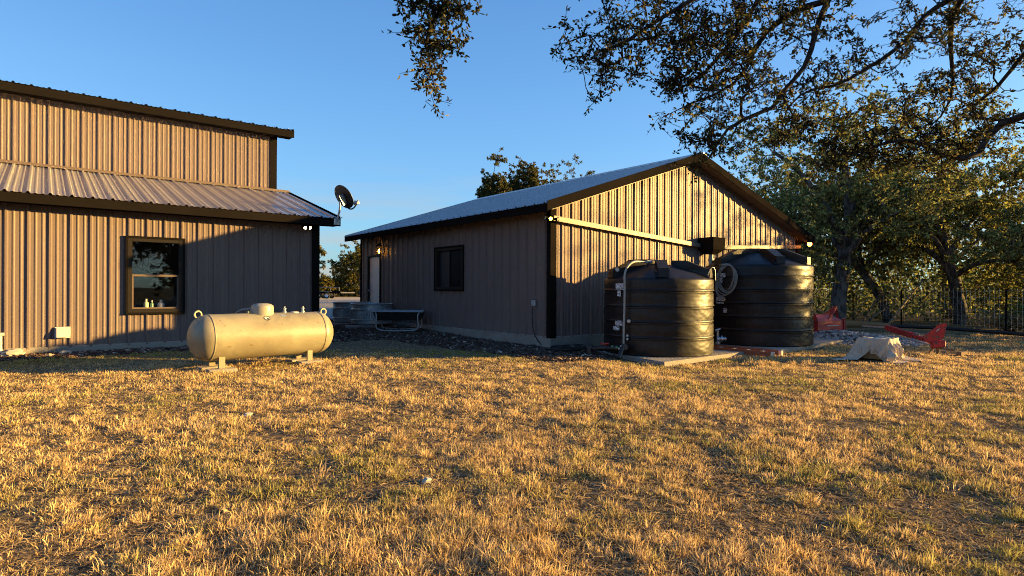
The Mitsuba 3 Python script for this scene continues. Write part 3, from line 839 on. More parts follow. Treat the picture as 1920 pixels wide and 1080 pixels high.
pu = thing('pump_manifold', 'black pipe manifold with valves and a red handle at the foot of the nearer tank', 'pump')
B = [(-.62, -.99, .16), (-.80, -1.02, .14), (-1.05, -1.02, .13), (-1.22, -1.03, .10)]
put(pu + '__pipe', cat(FT1(tube(B, .035, 12)), FT1(tube([(-1.20, -1.05, .13), (-1.18, -1.06, -.06)], .045, 12)), FT1(tube([(-.58, -1.06, .20), (-.66, -1.22, -.02)], .04, 12)), FT1(tube([(-.55, -.93, .16), (-.55, -1.12, .17)], .05, 12))), m_black, 40)
for x in (-.72, -.95, -1.19):
    put(pu + '__coupling', FT1(tube([(x - .05, -1.02, .14), (x + .05, -1.02, .14)], .055, 14)), m_black, 40)
put(pu + '__handle', FT1(cat(bx(-1.0, -.84, -1.05, -1.02, .205, .23, .008), tube([(-.90, -1.02, .14), (-.90, -1.03, .22)], .012, 8))), m_red)
for x, c in ((-.70, (.05, .22, .09)), (-.62, (.55, .55, .5)), (-.78, (.05, .18, .08)), (-.66, (.45, .42, .35))):
    put(pu + '__valve', FT1(Frame((x, -1.07, .17 + .03 * math.sin(x * 40)), (1, 0, 0), (0, 0, 1), (0, -1, 0))(lathe([(.018, 0), (.018, .03), (0, .032)], 12))), mat('v%d' % int(-x * 100), two(P(c, .5))), 40)
vf = thing('pipe_valve', 'silver pipe valve at the left foot of the farther tank', 'valve')
Fv = Frame((4.80, 13.55, .12), (.95, -.2, .05), (.2, .95, 0))
put(vf + '__pipe', Fv(cat(*[tube([(x, 0, 0), (x + .04, 0, 0)], r, 16) for x, r in zip(np.arange(0, .36, .045), (.07, .055, .085, .06, .085, .06, .085, .06))])), m_alu, 40)
put(vf + '__lever', Fv(cat(tube([(.02, 0, .05), (.02, 0, .20)], .035, 12), tube([(-.04, -.02, .2), (.08, 0, .24)], .025, 10), tube([(.02, 0, -.06), (.02, 0, -.12)], .07, 14))), m_alu, 40)
# hose coil hung on the farther tank
ho = []
rg = np.random.default_rng(5)
for k in range(6):
    a = np.linspace(0, 2 * np.pi, 41)
    rx, rz = .150 + .012 * k, .27 + .014 * k
    x0, z0 = -.60 + .012 * rg.standard_normal(), 1.64 - rz
    xx = x0 + rx * np.sin(a + .25 * np.sin(a + k)) + .012 * k * np.cos(a)
    zz = z0 + rz * np.cos(a) * (1 + .02 * math.sin(k * 2.1))
    yy = -np.sqrt(np.maximum((1.15) ** 2 - xx ** 2, .1)) - .02 - .022 * k + .10 * sstep(1.52, 1.66, zz)
    ho.append(FT2(tube(np.stack([xx, yy, zz + .06], 1), .009, 8, False)))
ho.append(FT2(tube([(-.74, -.80, 1.70), (-.60, -.88, 1.71), (-.48, -.92, 1.69)], .03, 10)))
single('garden_hose', cat(*ho), mat('hose', two(P((.20, .21, .19), .55))), 'grey garden hose coiled and hung on the farther water tank', 'hose', 60)

# ladder lying by the pads
ld = thing('ladder', 'rust red ladder lying flat between the two concrete pads', 'ladder')
la, lb = np.array([3.95, 13.0, 0.02]), np.array([5.30, 11.66, -.015])
d = (lb - la) / np.linalg.norm(lb - la)
pz = np.array([0, 0, 1.0])
Fd_ = Frame(la, d, np.cross(pz, d), pz)
LL = np.linalg.norm(lb - la)
for y in (-.20, .20):
    put(ld + '__rail', Fd_(cat(bx(0, LL, y - .012, y + .012, -.04, .05, .003))), m_fibre)
    put(ld + '__foot', Fd_(bx(LL, LL + .07, y - .03, y + .03, -.06, .06, .008)), m_alu)
for k in range(6):
    put(ld + '__rung', Fd_(bx(.1 + .30 * k, .16 + .30 * k, -.19, .19, .0, .03, .004)), m_alu)

# power cord and its coil
cd = []
p0 = FS([(.48, .10, .90)])[0]
cd.append(tube(smooth_path([p0, p0 + (0, -.02, -.25), p0 + (.03, -.04, -.55), p0 + (.22, -.14, -.86), FG([(.35, .35, .02)])[0], FG([(.75, .75, .03)])[0]], 30), .009, 8))
cc = np.array([1.05, 11.78, .03])
for k in range(6):
    a = np.linspace(0, 2 * np.pi, 33)
    rr = .28 + .10 * rg.random()
    cd.append(tube(np.stack([cc[0] + rr * 1.15 * np.cos(a) + .06 * k, cc[1] + rr * .75 * np.sin(a), cc[2] + .012 * k + .02 * np.sin(a * 2 + k) + .015], 1), .011, 6, False))
cd.append(tube(smooth_path([cc + (.5, 0, .02), cc + (.75, -.25, .02), (1.75, 11.6, .05)], 12), .011, 6))
single('power_cord', cat(*cd), m_rubber, 'black power cord plugged into the workshop wall and coiled at its corner', 'cord', 60)

# ------------------------------------------------------------------ tarp covered box
tc = thing('plywood_box', 'low brown plywood box half covered by a tan tarp on the lawn', 'box')
Ft = Frame((7.12, 11.25, -.075), *rotz(.72))
put(tc + '__side', Ft(cat(bx(-.265, .02, -.24, .24, .03, .385, .006))), m_ply)
put(tc + '__side', Ft(bx(.021, .06, -.25, .25, .0, .39, .006)), m_wood)
put(tc + '__side', Ft(bx(.061, .30, -.24, .24, .03, .385, .006)), m_ply)


def drape():
    """a cloth sheet let fall over the box until it rests (position based)"""
    nu, nv, su, sv = 68, 62, 1.42, 1.36
    u, v = np.meshgrid(np.linspace(-su / 2, su / 2, nu), np.linspace(-sv / 2, sv / 2, nv), indexing='ij')
    ca, sa = math.cos(-.12), math.sin(-.12)
    p = np.stack([(u * ca - v * sa) * .74 + .19, (u * sa + v * ca) * .80 - .03, .56 + .05 * np.sin(u * 22 + 3 * v) * (.6 + .4 * np.sin(v * 5)) + .03 * np.sin(v * 31 + u * 4)], -1)
    p += np.random.default_rng(3).normal(0, .004, p.shape)
    q = p.copy()
    lo, hi = np.array([-.28, -.26, -1.0]), np.array([.32, .26, .41])
    du, dv = su / (nu - 1), sv / (nv - 1)
    links = [((1, 0), du, .9), ((0, 1), dv, .9), ((1, 1), math.hypot(du, dv), .6), ((1, -1), math.hypot(du, dv), .6), ((2, 0), 2 * du, .12), ((0, 2), 2 * dv, .12)]
    for it in range(230):
        vel = (p - q) * .93
        q = p.copy()
        p = p + vel + np.array([0, 0, -.0016])
        for _ in range(9):
            acc, cnt = np.zeros_like(p), np.zeros(p.shape[:2] + (1,))
            for (i, j), ln, k in links:
                A = (slice(0, nu - i), slice(max(-j, 0), nv - max(j, 0)))
                B = (slice(i, nu), slice(max(j, 0), nv + min(j, 0)))
                d = p[B] - p[A]
                l = np.linalg.norm(d, axis=-1, keepdims=True)
                c = d * (.5 * k * (1 - ln / np.maximum(l, 1e-9)))
                acc[A] += c
                acc[B] -= c
                cnt[A] += 1
                cnt[B] += 1
            p = p + acc / cnt * 1.9
            ins = ((p > lo) & (p < hi)).all(-1)
            if ins.any():
                x = p[ins]
                dist = np.stack([x[:, 0] - lo[0], hi[0] - x[:, 0], x[:, 1] - lo[1], hi[1] - x[:, 1], hi[2] - x[:, 2]], 1)
                w = dist.argmin(1)
                for m_, (ax_, val) in enumerate(((0, lo[0]), (0, hi[0]), (1, lo[1]), (1, hi[1]), (2, hi[2]))):
                    x[w == m_, ax_] = val
                p[ins] = x
                q[ins] = q[ins] * .3 + p[ins] * .7
            fl = p[..., 2] < .015
            p[fl, 2] = .015
            q[fl] = q[fl] * .3 + p[fl] * .7
    # creases down the hanging sides
    c_ = np.array([.02, 0.0])
    out = p[..., :2] - c_
    side_y = np.abs(out[..., 1]) / .26 > np.abs(out[..., 0]) / .30
    t = np.where(side_y, p[..., 0], p[..., 1])
    am = .075 * sstep(.42, .20, p[..., 2]) * sstep(.0, .06, p[..., 2]) + .02 * sstep(.36, .41, p[..., 2])
    w_ = (np.sin(t * 34 + 2.2 * np.sin(p[..., 2] * 6 + t * 5)) + .6 * np.sin(t * 61 + 9 * p[..., 2])) * .6 + .4 * (meshkit.fbm(p * 9, 3, 8) - .5) * 2
    p[..., 1] += np.where(side_y, np.sign(out[..., 1]) * am * (w_ + .7), 0)
    p[..., 0] += np.where(side_y, 0, np.sign(out[..., 0]) * am * (w_ + .7))
    p[..., 2] += .09 * (meshkit.fbm(p * 5 + 4, 3, 9) - .42) * sstep(.30, .40, p[..., 2])
    i, j = np.meshgrid(np.arange(nu - 1), np.arange(nv - 1), indexing='ij')
    a = (i * nv + j).ravel()
    return M(p.reshape(-1, 3), np.vstack([np.stack([a, a + nv, a + nv + 1], 1), np.stack([a, a + nv + 1, a + 1], 1)]))


tu, tv_ = np.meshgrid(np.linspace(0, 1, 30), np.linspace(-1, 1, 22), indexing='ij')
tz = .012 + .40 * np.clip(1 - tu * 2.2, 0, 1) ** 1.6 * (1 - .5 * tv_ ** 2) + .045 * meshkit.fbm(np.stack([tu * 7, tv_ * 4, tu * 0], -1), 3, 6) * (.3 + np.clip(1 - tu, 0, 1))
tail = np.stack([-.27 - tu * .55, .20 + tv_ * .17 * (1 - .55 * tu) + .30 * tu, tz], -1).reshape(-1, 3)
i, j = np.meshgrid(np.arange(29), np.arange(21), indexing='ij')
a = (i * 22 + j).ravel()
tail = M(tail, np.vstack([np.stack([a, a + 22, a + 23], 1), np.stack([a, a + 23, a + 1], 1)]))
single('tarp', cat(Ft(drape()), Ft(tail)), m_tarp, 'tan cloth tarp draped in folds over the plywood box', 'tarp', True)

# ------------------------------------------------------------------ red farm implements
im = thing('farm_implement', 'red farm implement with a raised fin and a long boom, right of the tarp', 'farm implement')
pA, pB = np.array([9.2, 14.2, .36]), np.array([8.98, 12.3, .18])
dd = pB - pA
dd /= np.linalg.norm(dd)
Fi = Frame(pA, dd, np.cross((0, 0, 1.0), dd) / np.linalg.norm(np.cross((0, 0, 1.0), dd)), np.cross(dd, np.cross((0, 0, 1.0), dd) / np.linalg.norm(np.cross((0, 0, 1.0), dd))))
LB = np.linalg.norm(pB - pA)
put(im + '__boom', Fi(cat(bx(0, LB * .55, -.05, .05, -.06, .07, .008), bx(LB * .55, LB + .05, -.035, .035, -.05, .035, .006))), m_red)
put(im + '__bar', cat(tube([pA + (-.05, .9, -.02), pA + (0, .05, 0)], .022, 8), Fi(tube([(LB * .3, -.07, -.09), (LB * 1.0, -.07, -.07)], .014, 8)), Fi(tube([(LB * .55, .07, .06), (LB * .95, .06, .05)], .012, 8))), m_alu, 40)
Fn = Frame((8.98, 12.27, .02), (.93 * .74, -.32 * .74, .18 * .74), (.32 * .74, .93 * .74, 0), (0, 0, .76))
put(im + '__fin', Fn(prism([(-.26, .26), (-.30, .42), (-.02, .60), (.10, .70), (.28, .69), (.20, .30), (.02, .22)], -.03, .03)), m_red)
put(im + '__fin_mark', Fn(cat(prism([(.02, .53), (.10, .57), (.10, .59), (.02, .55)], -.036, -.0295), prism([(.0, .50), (.08, .54), (.08, .555), (.0, .515)], -.036, -.0295))), m_white)
put(im + '__gearbox', Fn(cat(bx(-.10, .22, -.13, .12, .06, .235, .02))), m_red)
put(im + '__stand', Fn(cat(bx(.03, .10, -.03, .03, -.28, .07, .004))), m_wood)
put(im + '__arm', Fn(cat(tube([(.05, -.02, .05), (.42, -.12, -.06)], .022, 8), tube([(.0, .1, .1), (-.1, .2, -.1)], .02, 8))), m_wood, 40)
single('wood_offcut', Frame((9.42, 12.1, -.04), *rotz(.5))(bx(-.14, .14, -.04, .05, -.05, .04, .01)), m_wood, 'short piece of wood lying by the foot of the red implement', 'wood offcut')
i2 = thing('farm_implement', 'red tiller with a triangular hitch standing beside the farther tank', 'farm implement')
Fr2 = Frame((9.2, 17.0, -.03), *rotz(.35))
put(i2 + '__body', Fr2(cat(hull([(x, y, z) for x in (-.55, .42) for y in (-.25, .25) for z in (.08, .42)] + [(x, y, .60) for x in (-.5, .05) for y in (-.12, .12)]))), m_red)
put(i2 + '__hitch', Fr2(cat(beam(lambda m: m, (-.1, -.2, .45), (.38, -.05, .80), .06, .07), beam(lambda m: m, (.36, -.04, .80), (.28, -.2, .40), .06, .07), beam(lambda m: m, (-.15, .1, .45), (.42, .0, .80), .06, .07))), m_red)
put(i2 + '__side_plate', Fr2(bx(.425, .45, -.28, .28, .0, .46, .006)), m_red)
put(i2 + '__decal', Fr2(bx(-.2, .25, -.2555, -.2505, .27, .29)), m_white)
put(i2 + '__skid', Fr2(cat(tube([(.55, -.2, .5), (.58, -.2, .1)], .02, 8), tube([(.40, -.2, .45), (.60, -.22, .52)], .02, 8))), m_fibre, 40)

# ------------------------------------------------------------------ loose stones, chips, gravel, mulch
rk_ = np.random.default_rng(21)
for (x, y, a1, lab) in ((-8.75, 10.15, .22, 'flat pale stone at the left edge, under the house wall'), (-8.1, 10.5, .12, 'small pale stone in the mulch, right of the flat one'),
                        (-9.2, 10.35, .18, 'pale stone partly cut off by the left picture edge')):
    single('stone', Frame((x, y, float(G(x, y)) + .03), (1, 0, 0), (0, 1, 0))(rock(rk_, a1, a1 * .7, a1 * .4, 2)), m_stone, lab, 'stone', 30)
for (x, y, lab) in ((-2.75, 5.2, 'small pale stone in the lawn below the propane tank'), (-2.62, 5.75, 'pale stone in the lawn right below the propane tank, the farther one'),
                    (-.55, 3.75, 'small pale stone in the middle of the near lawn')):
    single('pebble', Frame((x, y, float(G(x, y)) + .01), (1, 0, 0), (0, 1, 0))(rock(rk_, .045, .03, .02, 1)), m_stone, lab, 'stone', 30)


def scatter_rocks(rng, xy, size, zoff=0.0, flat=.7):
    base = trimesh.creation.icosphere(subdivisions=0)
    n = len(xy)
    v = base.vertices[None] * (1 + .30 * rng.standard_normal((n, len(base.vertices), 1)) * .6)
    v = v * (size[:, None, None] * np.stack([np.ones(n), rng.uniform(.6, 1, n), rng.uniform(.4, .9, n) * flat], -1)[:, None, :])
    a = rng.uniform(0, 6.28, n)
    c, s_ = np.cos(a)[:, None], np.sin(a)[:, None]
    x = v[..., 0] * c - v[..., 1] * s_
    y = v[..., 0] * s_ + v[..., 1] * c
    V = np.stack([x + xy[:, :1], y + xy[:, 1:2], v[..., 2] + xy[:, 2:3] + zoff], -1).reshape(-1, 3)
    F = (base.faces[None] + (np.arange(n) * len(base.vertices))[:, None, None]).reshape(-1, 3)
    return M(V, F), len(base.vertices)


gr = np.random.default_rng(31)
n = 5200
x, y = gr.uniform(6.6, 11.8, n), gr.uniform(13.2, 19.4, n)
ok = (((x - 9.1) / 1.6) ** 2 + ((y - 16.2) / 2.0) ** 2 < 1 + .5 * gr.random(n)) & ~((x - 5.99) ** 2 + (y - 14.14) ** 2 < 1.3 ** 2)
x, y = x[ok], y[ok]
hgt = .18 * np.exp(-(((x - 9.3) / 1.2) ** 2 + ((y - 16.6) / 1.3) ** 2))
gm, k = scatter_rocks(gr, np.stack([x, y, G(x, y) + hgt + .02], 1), gr.uniform(.028, .075, len(x)))
col = np.repeat(np.array([.30, .28, .26]) * gr.uniform(.5, 1.5, (len(x), 1)), k, 0)
scene['gravel'] = mikit.ply(gm, m_vc, False, color=col)
labels['gravel'] = {'label': 'grey rocks heaped between the farther tank pad and the trees', 'kind': 'stuff', 'category': 'gravel'}


pr_ = np.random.default_rng(33)
n = 5000
x, y = pr_.uniform(-7, 7, n), pr_.uniform(2.2, 7.5, n)
ok = (np.abs(x) < .95 * y + .3) & (meshkit.fbm(np.stack([x, y, x * 0], -1) * 1.7 + 3, 3, 17) < .5)
x, y = x[ok], y[ok]
gm, k = scatter_rocks(pr_, np.stack([x, y, G(x, y)], 1), .004 + .011 * pr_.random(len(x)) ** 3)
scene['pebbles'] = mikit.ply(gm, m_vc, False, color=np.repeat(np.array([.30, .26, .21]) * pr_.uniform(.4, 1.3, (len(x), 1)), k, 0))
labels['pebbles'] = {'label': 'tiny pebbles strewn over the bare soil between the tufts', 'kind': 'stuff', 'category': 'pebbles'}


def in_mulch(x, y):
    """beds of dark bark chips along both buildings"""
    dh = (x - HC[0]) * -s[0] + (y - HC[1]) * -s[1]
    ah = -((x - HC[0]) * g[0] + (y - HC[1]) * g[1])
    nz = .5 * (meshkit.fbm(np.stack([x * .9, y * .9, x * 0], -1), 3, 9) - .5)
    house = (dh > .03) & (dh < .75 + nz) & (ah > -2.0)
    dg = (x - C[0]) * -s[0] + (y - C[1]) * -s[1]
    ag = (x - C[0]) * g[0] + (y - C[1]) * g[1]
    ds = -ag
    side = (ds > .03) & (dg < .6) & (dg > -L - 2) & (ds < 1.55 + nz - .10 * dg)
    gab = (dg > .03) & (ag > -1.6) & (ag < 3.6) & (dg < 1.75 + nz - .1 * ag)
    gap = (y > 13.9) & (x > -6.4) & (x < -.2) & (ds > 0.03) & (dh < 6) & (y < 20.5) & (ah < .3)
    return (house | side | gab | gap)


mr = np.random.default_rng(41)
n = 230000
x, y = mr.uniform(-11.5, 4.0, n), mr.uniform(8.5, 21, n)
ok = in_mulch(x, y) & (x > -.95 * y - .5)
ok &= mr.random(n) < np.clip(1.25 - .05 * y, .25, 1)
x, y = x[ok][:42000], y[ok][:42000]
n = len(x)
tet = np.array([(-1, -.35, 0), (1, -.3, .1), (.1, .5, .05), (0, 0, .45)])
sz = mr.uniform(.016, .05, n) * (1 + .6 * (mr.random(n) > .9))
a = mr.uniform(0, 6.28, n)
tv = tet[None] * (1 + .35 * mr.standard_normal((n, 4, 1))) * sz[:, None, None]
tilt = mr.uniform(-.6, .6, (n, 1))
tvz = tv[..., 2] + tv[..., 0] * tilt
c, s_ = np.cos(a)[:, None], np.sin(a)[:, None]
V = np.stack([tv[..., 0] * c - tv[..., 1] * s_ + x[:, None], tv[..., 0] * s_ + tv[..., 1] * c + y[:, None], tvz + G(x, y)[:, None] + .012], -1).reshape(-1, 3)
F = (np.array([(0, 1, 3), (1, 2, 3), (2, 0, 3), (0, 2, 1)])[None] + 4 * np.arange(n)[:, None, None]).reshape(-1, 3)
col = np.where(mr.random((n, 1)) < .10, np.array([[.30, .24, .19]]), np.array([[.080, .053, .044]])) * mr.uniform(.5, 1.5, (n, 1))
scene['mulch'] = mikit.ply(M(V, F), m_vc, False, color=np.repeat(col, 4, 0))
labels['mulch'] = {'label': 'dark bark mulch spread along the foot of both buildings', 'kind': 'stuff', 'category': 'mulch'}
del V, F, tv, x, y


# ------------------------------------------------------------------ grass
def lawn():
    rng = np.random.default_rng(101)
    Vs, Cs, nb_total = [], [], 0
    # tufts: position density falls with distance
    cells = []
    for (y0, y1, dens, per) in ((1.9, 3.2, 330, 40), (3.2, 4.6, 270, 33), (4.6, 6.4, 210, 27), (6.4, 8.6, 155, 22), (8.6, 11.4, 115, 19), (11.4, 15, 140, 18), (15, 18.5, 45, 17)):
        xm = .95 * y1 + 2.4
        n = int(dens * 2 * xm * (y1 - y0))
        x, y = rng.uniform(-xm, xm, n), rng.uniform(y0, y1, n)
        cells.append(np.stack([x, y, np.full(n, per)], 1))
    c = np.vstack(cells)
    x, y = c[:, 0], c[:, 1]
    p3 = np.stack([x, y, x * 0], -1)
    lush = meshkit.fbm(p3 * 1.5, 4, 13)
    bare = meshkit.fbm(p3 * 2.6 + 40, 3, 17)
    keep = (np.abs(x) < .95 * y + 2.4) & ~in_mulch(x, y)
    fine = meshkit.fbm(p3 * 4.6 + 11, 2, 19)
    cov = lush * .34 + bare * .30 + fine * .36
    keep &= rng.random(len(x)) < np.clip((cov - .335) * 8.0, .25, 1)
    # not inside things
    keep &= ~(((x - 3.0) ** 2 + (y - 11.9) ** 2 < 1.3 ** 2) | ((x - 5.99) ** 2 + (y - 14.14) ** 2 < 1.5 ** 2))
    poly1 = Polygon([(1.60, 12.35), (2.68, 10.15), (4.82, 11.92), (3.7, 13.6)])
    poly2 = Polygon([(4.3, 14.3), (5.75, 12.35), (8.55, 14.9), (7.1, 16.9)])
    import shapely
    keep &= ~(shapely.contains_xy(poly1, x, y) | shapely.contains_xy(poly2, x, y))
    dg = (x - C[0]) * -s[0] + (y - C[1]) * -s[1]
    dh = (x - HC[0]) * -s[0] + (y - HC[1]) * -s[1]
    keep &= ~((dg < .1) & (y > 12)) & ~((dh < .1) & (x < -3))
    keep &= ~((((x - 9.1) / 1.5) ** 2 + ((y - 16.2) / 1.9) ** 2) < 1)
    keep &= ~((np.abs(x - 7.05) < .7) & (np.abs(y - 11.2) < .42))
    keep &= ~((x > 12.5) & (rng.random(len(x)) < .5))
    c, lush, cov = c[keep], lush[keep], cov[keep]
    x, y, per = c[:, 0], c[:, 1], c[:, 2].astype(int)
    nT = len(x)
    shade_side = sstep(2.6, 1.2, (x - HC[0]) * -s[0] + (y - HC[1]) * -s[1]) * (x < -3)
    near_b = np.maximum(shade_side, sstep(3.9, 2.6, -((x - C[0]) * g[0] + (y - C[1]) * g[1])) * sstep(10.0, 11.0, y) * (x < 1.5))
    th = (.036 + .040 * rng.random(nT) + .05 * np.clip(lush - .45, 0, 1)) * (.60 + .45 * sstep(.40, .58, cov)) * np.where(rng.random(nT) < .06, 1.55, 1) * (1 - .25 * near_b)
    tr = rng.uniform(.022, .07, nT)
    straw = np.array([.80, .575, .31])
    gold = np.array([.74, .55, .24])
    green = np.array([.27, .29, .07])
    brown = np.array([.24, .145, .075])
    tmix = rng.random(nT)
    gre = np.clip((meshkit.fbm(np.stack([x, y, x * 0], -1) * .8 + 7, 3, 23) - .5) * 3.0 + .02, 0, .75)
    gre = np.clip(gre * (tmix > .35) + .8 * near_b + .6 * (rng.random(nT) < .05), 0, .9)
    base = straw[None] * (1 - tmix[:, None] * .5) + gold[None] * tmix[:, None] * .5
    base = base * (1 - gre[:, None]) + green[None] * gre[:, None]
    br = (rng.random(nT) < .26)[:, None]
    base = np.where(br, base * .5 + brown * .5, base)
    idx = np.repeat(np.arange(nT), per)
    n = len(idx)
    a = rng.uniform(0, 2 * np.pi, n)
    rr = tr[idx] * np.sqrt(rng.random(n)) * (1 + .35 * (y[idx] > 6))
    bx_, by_ = x[idx] + rr * np.cos(a), y[idx] + rr * np.sin(a)
    hb = th[idx] * rng.uniform(.45, 1.15, n)
    la = a + rng.normal(0, .7, n)
    lean = np.clip(rng.normal(.70, .45, n) + rr / .075 * .35, -.3, 1.9)
    wd = .0021 * (1 + .12 * np.maximum(y[idx] - 2.5, 0)) * rng.uniform(.7, 1.4, n)
    ca, sa = np.cos(la), np.sin(la)
    # blade facing
    fa = rng.uniform(0, 2 * np.pi, n)
    wx, wy = np.cos(fa) * wd, np.sin(fa) * wd
    bz = G(bx_, by_) - .006
    l1, l2 = hb * .55, hb
    h1, o1 = l1 * np.cos(lean * .55), l1 * np.sin(lean * .55)
    h2, o2 = h1 + (l2 - l1) * np.cos(lean * 1.25), o1 + (l2 - l1) * np.sin(lean * 1.25)
    pb = np.stack([bx_, by_, bz], 1)
    pm = np.stack([bx_ + ca * o1, by_ + sa * o1, bz + h1], 1)
    pt_ = np.stack([bx_ + ca * o2, by_ + sa * o2, bz + h2], 1)
    ww = np.stack([wx, wy, wx * 0], 1)
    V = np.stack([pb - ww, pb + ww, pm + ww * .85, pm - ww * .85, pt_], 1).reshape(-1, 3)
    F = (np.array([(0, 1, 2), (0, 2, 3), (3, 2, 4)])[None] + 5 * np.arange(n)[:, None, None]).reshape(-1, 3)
    cb = base[idx] * rng.uniform(.7, 1.3, (n, 1))
    dead = (rng.random(n) < .16)[:, None]
    cb = np.where(dead, cb * .45 + brown * .25, cb)
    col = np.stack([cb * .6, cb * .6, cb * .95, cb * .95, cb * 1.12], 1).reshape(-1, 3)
    # thatch: dead blades lying on the soil
    m = 215000
    ty = 2.0 + 8.5 * rng.random(m) ** 1.5
    tx = rng.uniform(-1, 1, m) * (.95 * ty + 2.2)
    ok = ~in_mulch(tx, ty)
    tx, ty = tx[ok], ty[ok]
    m = len(tx)
    a = rng.uniform(0, 2 * np.pi, m)
    ln = rng.uniform(.02, .075, m)
    hw = .0019 * (1 + .15 * np.maximum(ty - 2.5, 0)) * rng.uniform(.7, 1.3, m)
    z0 = G(tx, ty) + rng.uniform(.001, .016, m)
    z1 = z0 + rng.uniform(-.004, .014, m)
    ca, sa = np.cos(a), np.sin(a)
    p0, p1 = np.stack([tx, ty, z0], 1), np.stack([tx + ca * ln, ty + sa * ln, z1], 1)
    w_ = np.stack([-sa * hw, ca * hw, hw * rng.uniform(-.6, .6, m)], 1)
    TV = np.stack([p0 - w_, p0 + w_, p1 + w_ * .3, p1 - w_ * .3], 1).reshape(-1, 3)
    TF = (np.array([(0, 1, 2), (0, 2, 3)])[None] + len(V) + 4 * np.arange(m)[:, None, None]).reshape(-1, 3)
    tc_ = np.array([[.56, .41, .23]]) * rng.uniform(.3, 1.25, (m, 1))
    V, F, col = np.vstack([V, TV]), np.vstack([F, TF]), np.vstack([col, np.repeat(tc_, 4, 0)])
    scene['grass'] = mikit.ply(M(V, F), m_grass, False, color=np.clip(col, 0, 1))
    labels['grass'] = {'label': 'dry golden lawn grass in loose tufts with some green', 'kind': 'stuff', 'category': 'grass'}
    return n


N_BLADES = lawn()


# ------------------------------------------------------------------ trees
def leaves(rng, c, axis, length, width, n_seg=2):
    """n leaves: folded kite shapes at points c pointing along axis"""
    n = len(c)
    axis = axis / np.maximum(np.linalg.norm(axis, axis=1, keepdims=True), 1e-9)
    r = rng.standard_normal((n, 3))
    side = np.cross(axis, r)
    side /= np.maximum(np.linalg.norm(side, axis=1, keepdims=True), 1e-9)
    nrm = np.cross(side, axis)
    L_ = (length * rng.uniform(.7, 1.25, n))[:, None]
    W_ = (width * rng.uniform(.75, 1.2, n))[:, None]
    fold = nrm * W_ * .35
    if n_seg == 2:
        V = np.stack([c, c + axis * L_ * .5 + side * W_ * .5 + fold, c + axis * L_, c + axis * L_ * .5 - side * W_ * .5 + fold], 1).reshape(-1, 3)
        F = (np.array([(0, 1, 2), (0, 2, 3)])[None] + 4 * np.arange(n)[:, None, None]).reshape(-1, 3)
        k = 4
    else:
        V = np.stack([c, c + axis * L_ * .28 + side * W_ * .42 + fold, c + axis * L_ * .72 + side * W_ * .46 + fold, c + axis * L_,
                      c + axis * L_ * .72 - side * W_ * .46 + fold, c + axis * L_ * .28 - side * W_ * .42 + fold], 1).reshape(-1, 3)
        F = (np.array([(0, 1, 2), (0, 2, 3), (0, 3, 4), (0, 4, 5)])[None] + 6 * np.arange(n)[:, None, None]).reshape(-1, 3)
        k = 6
    return V, F, k


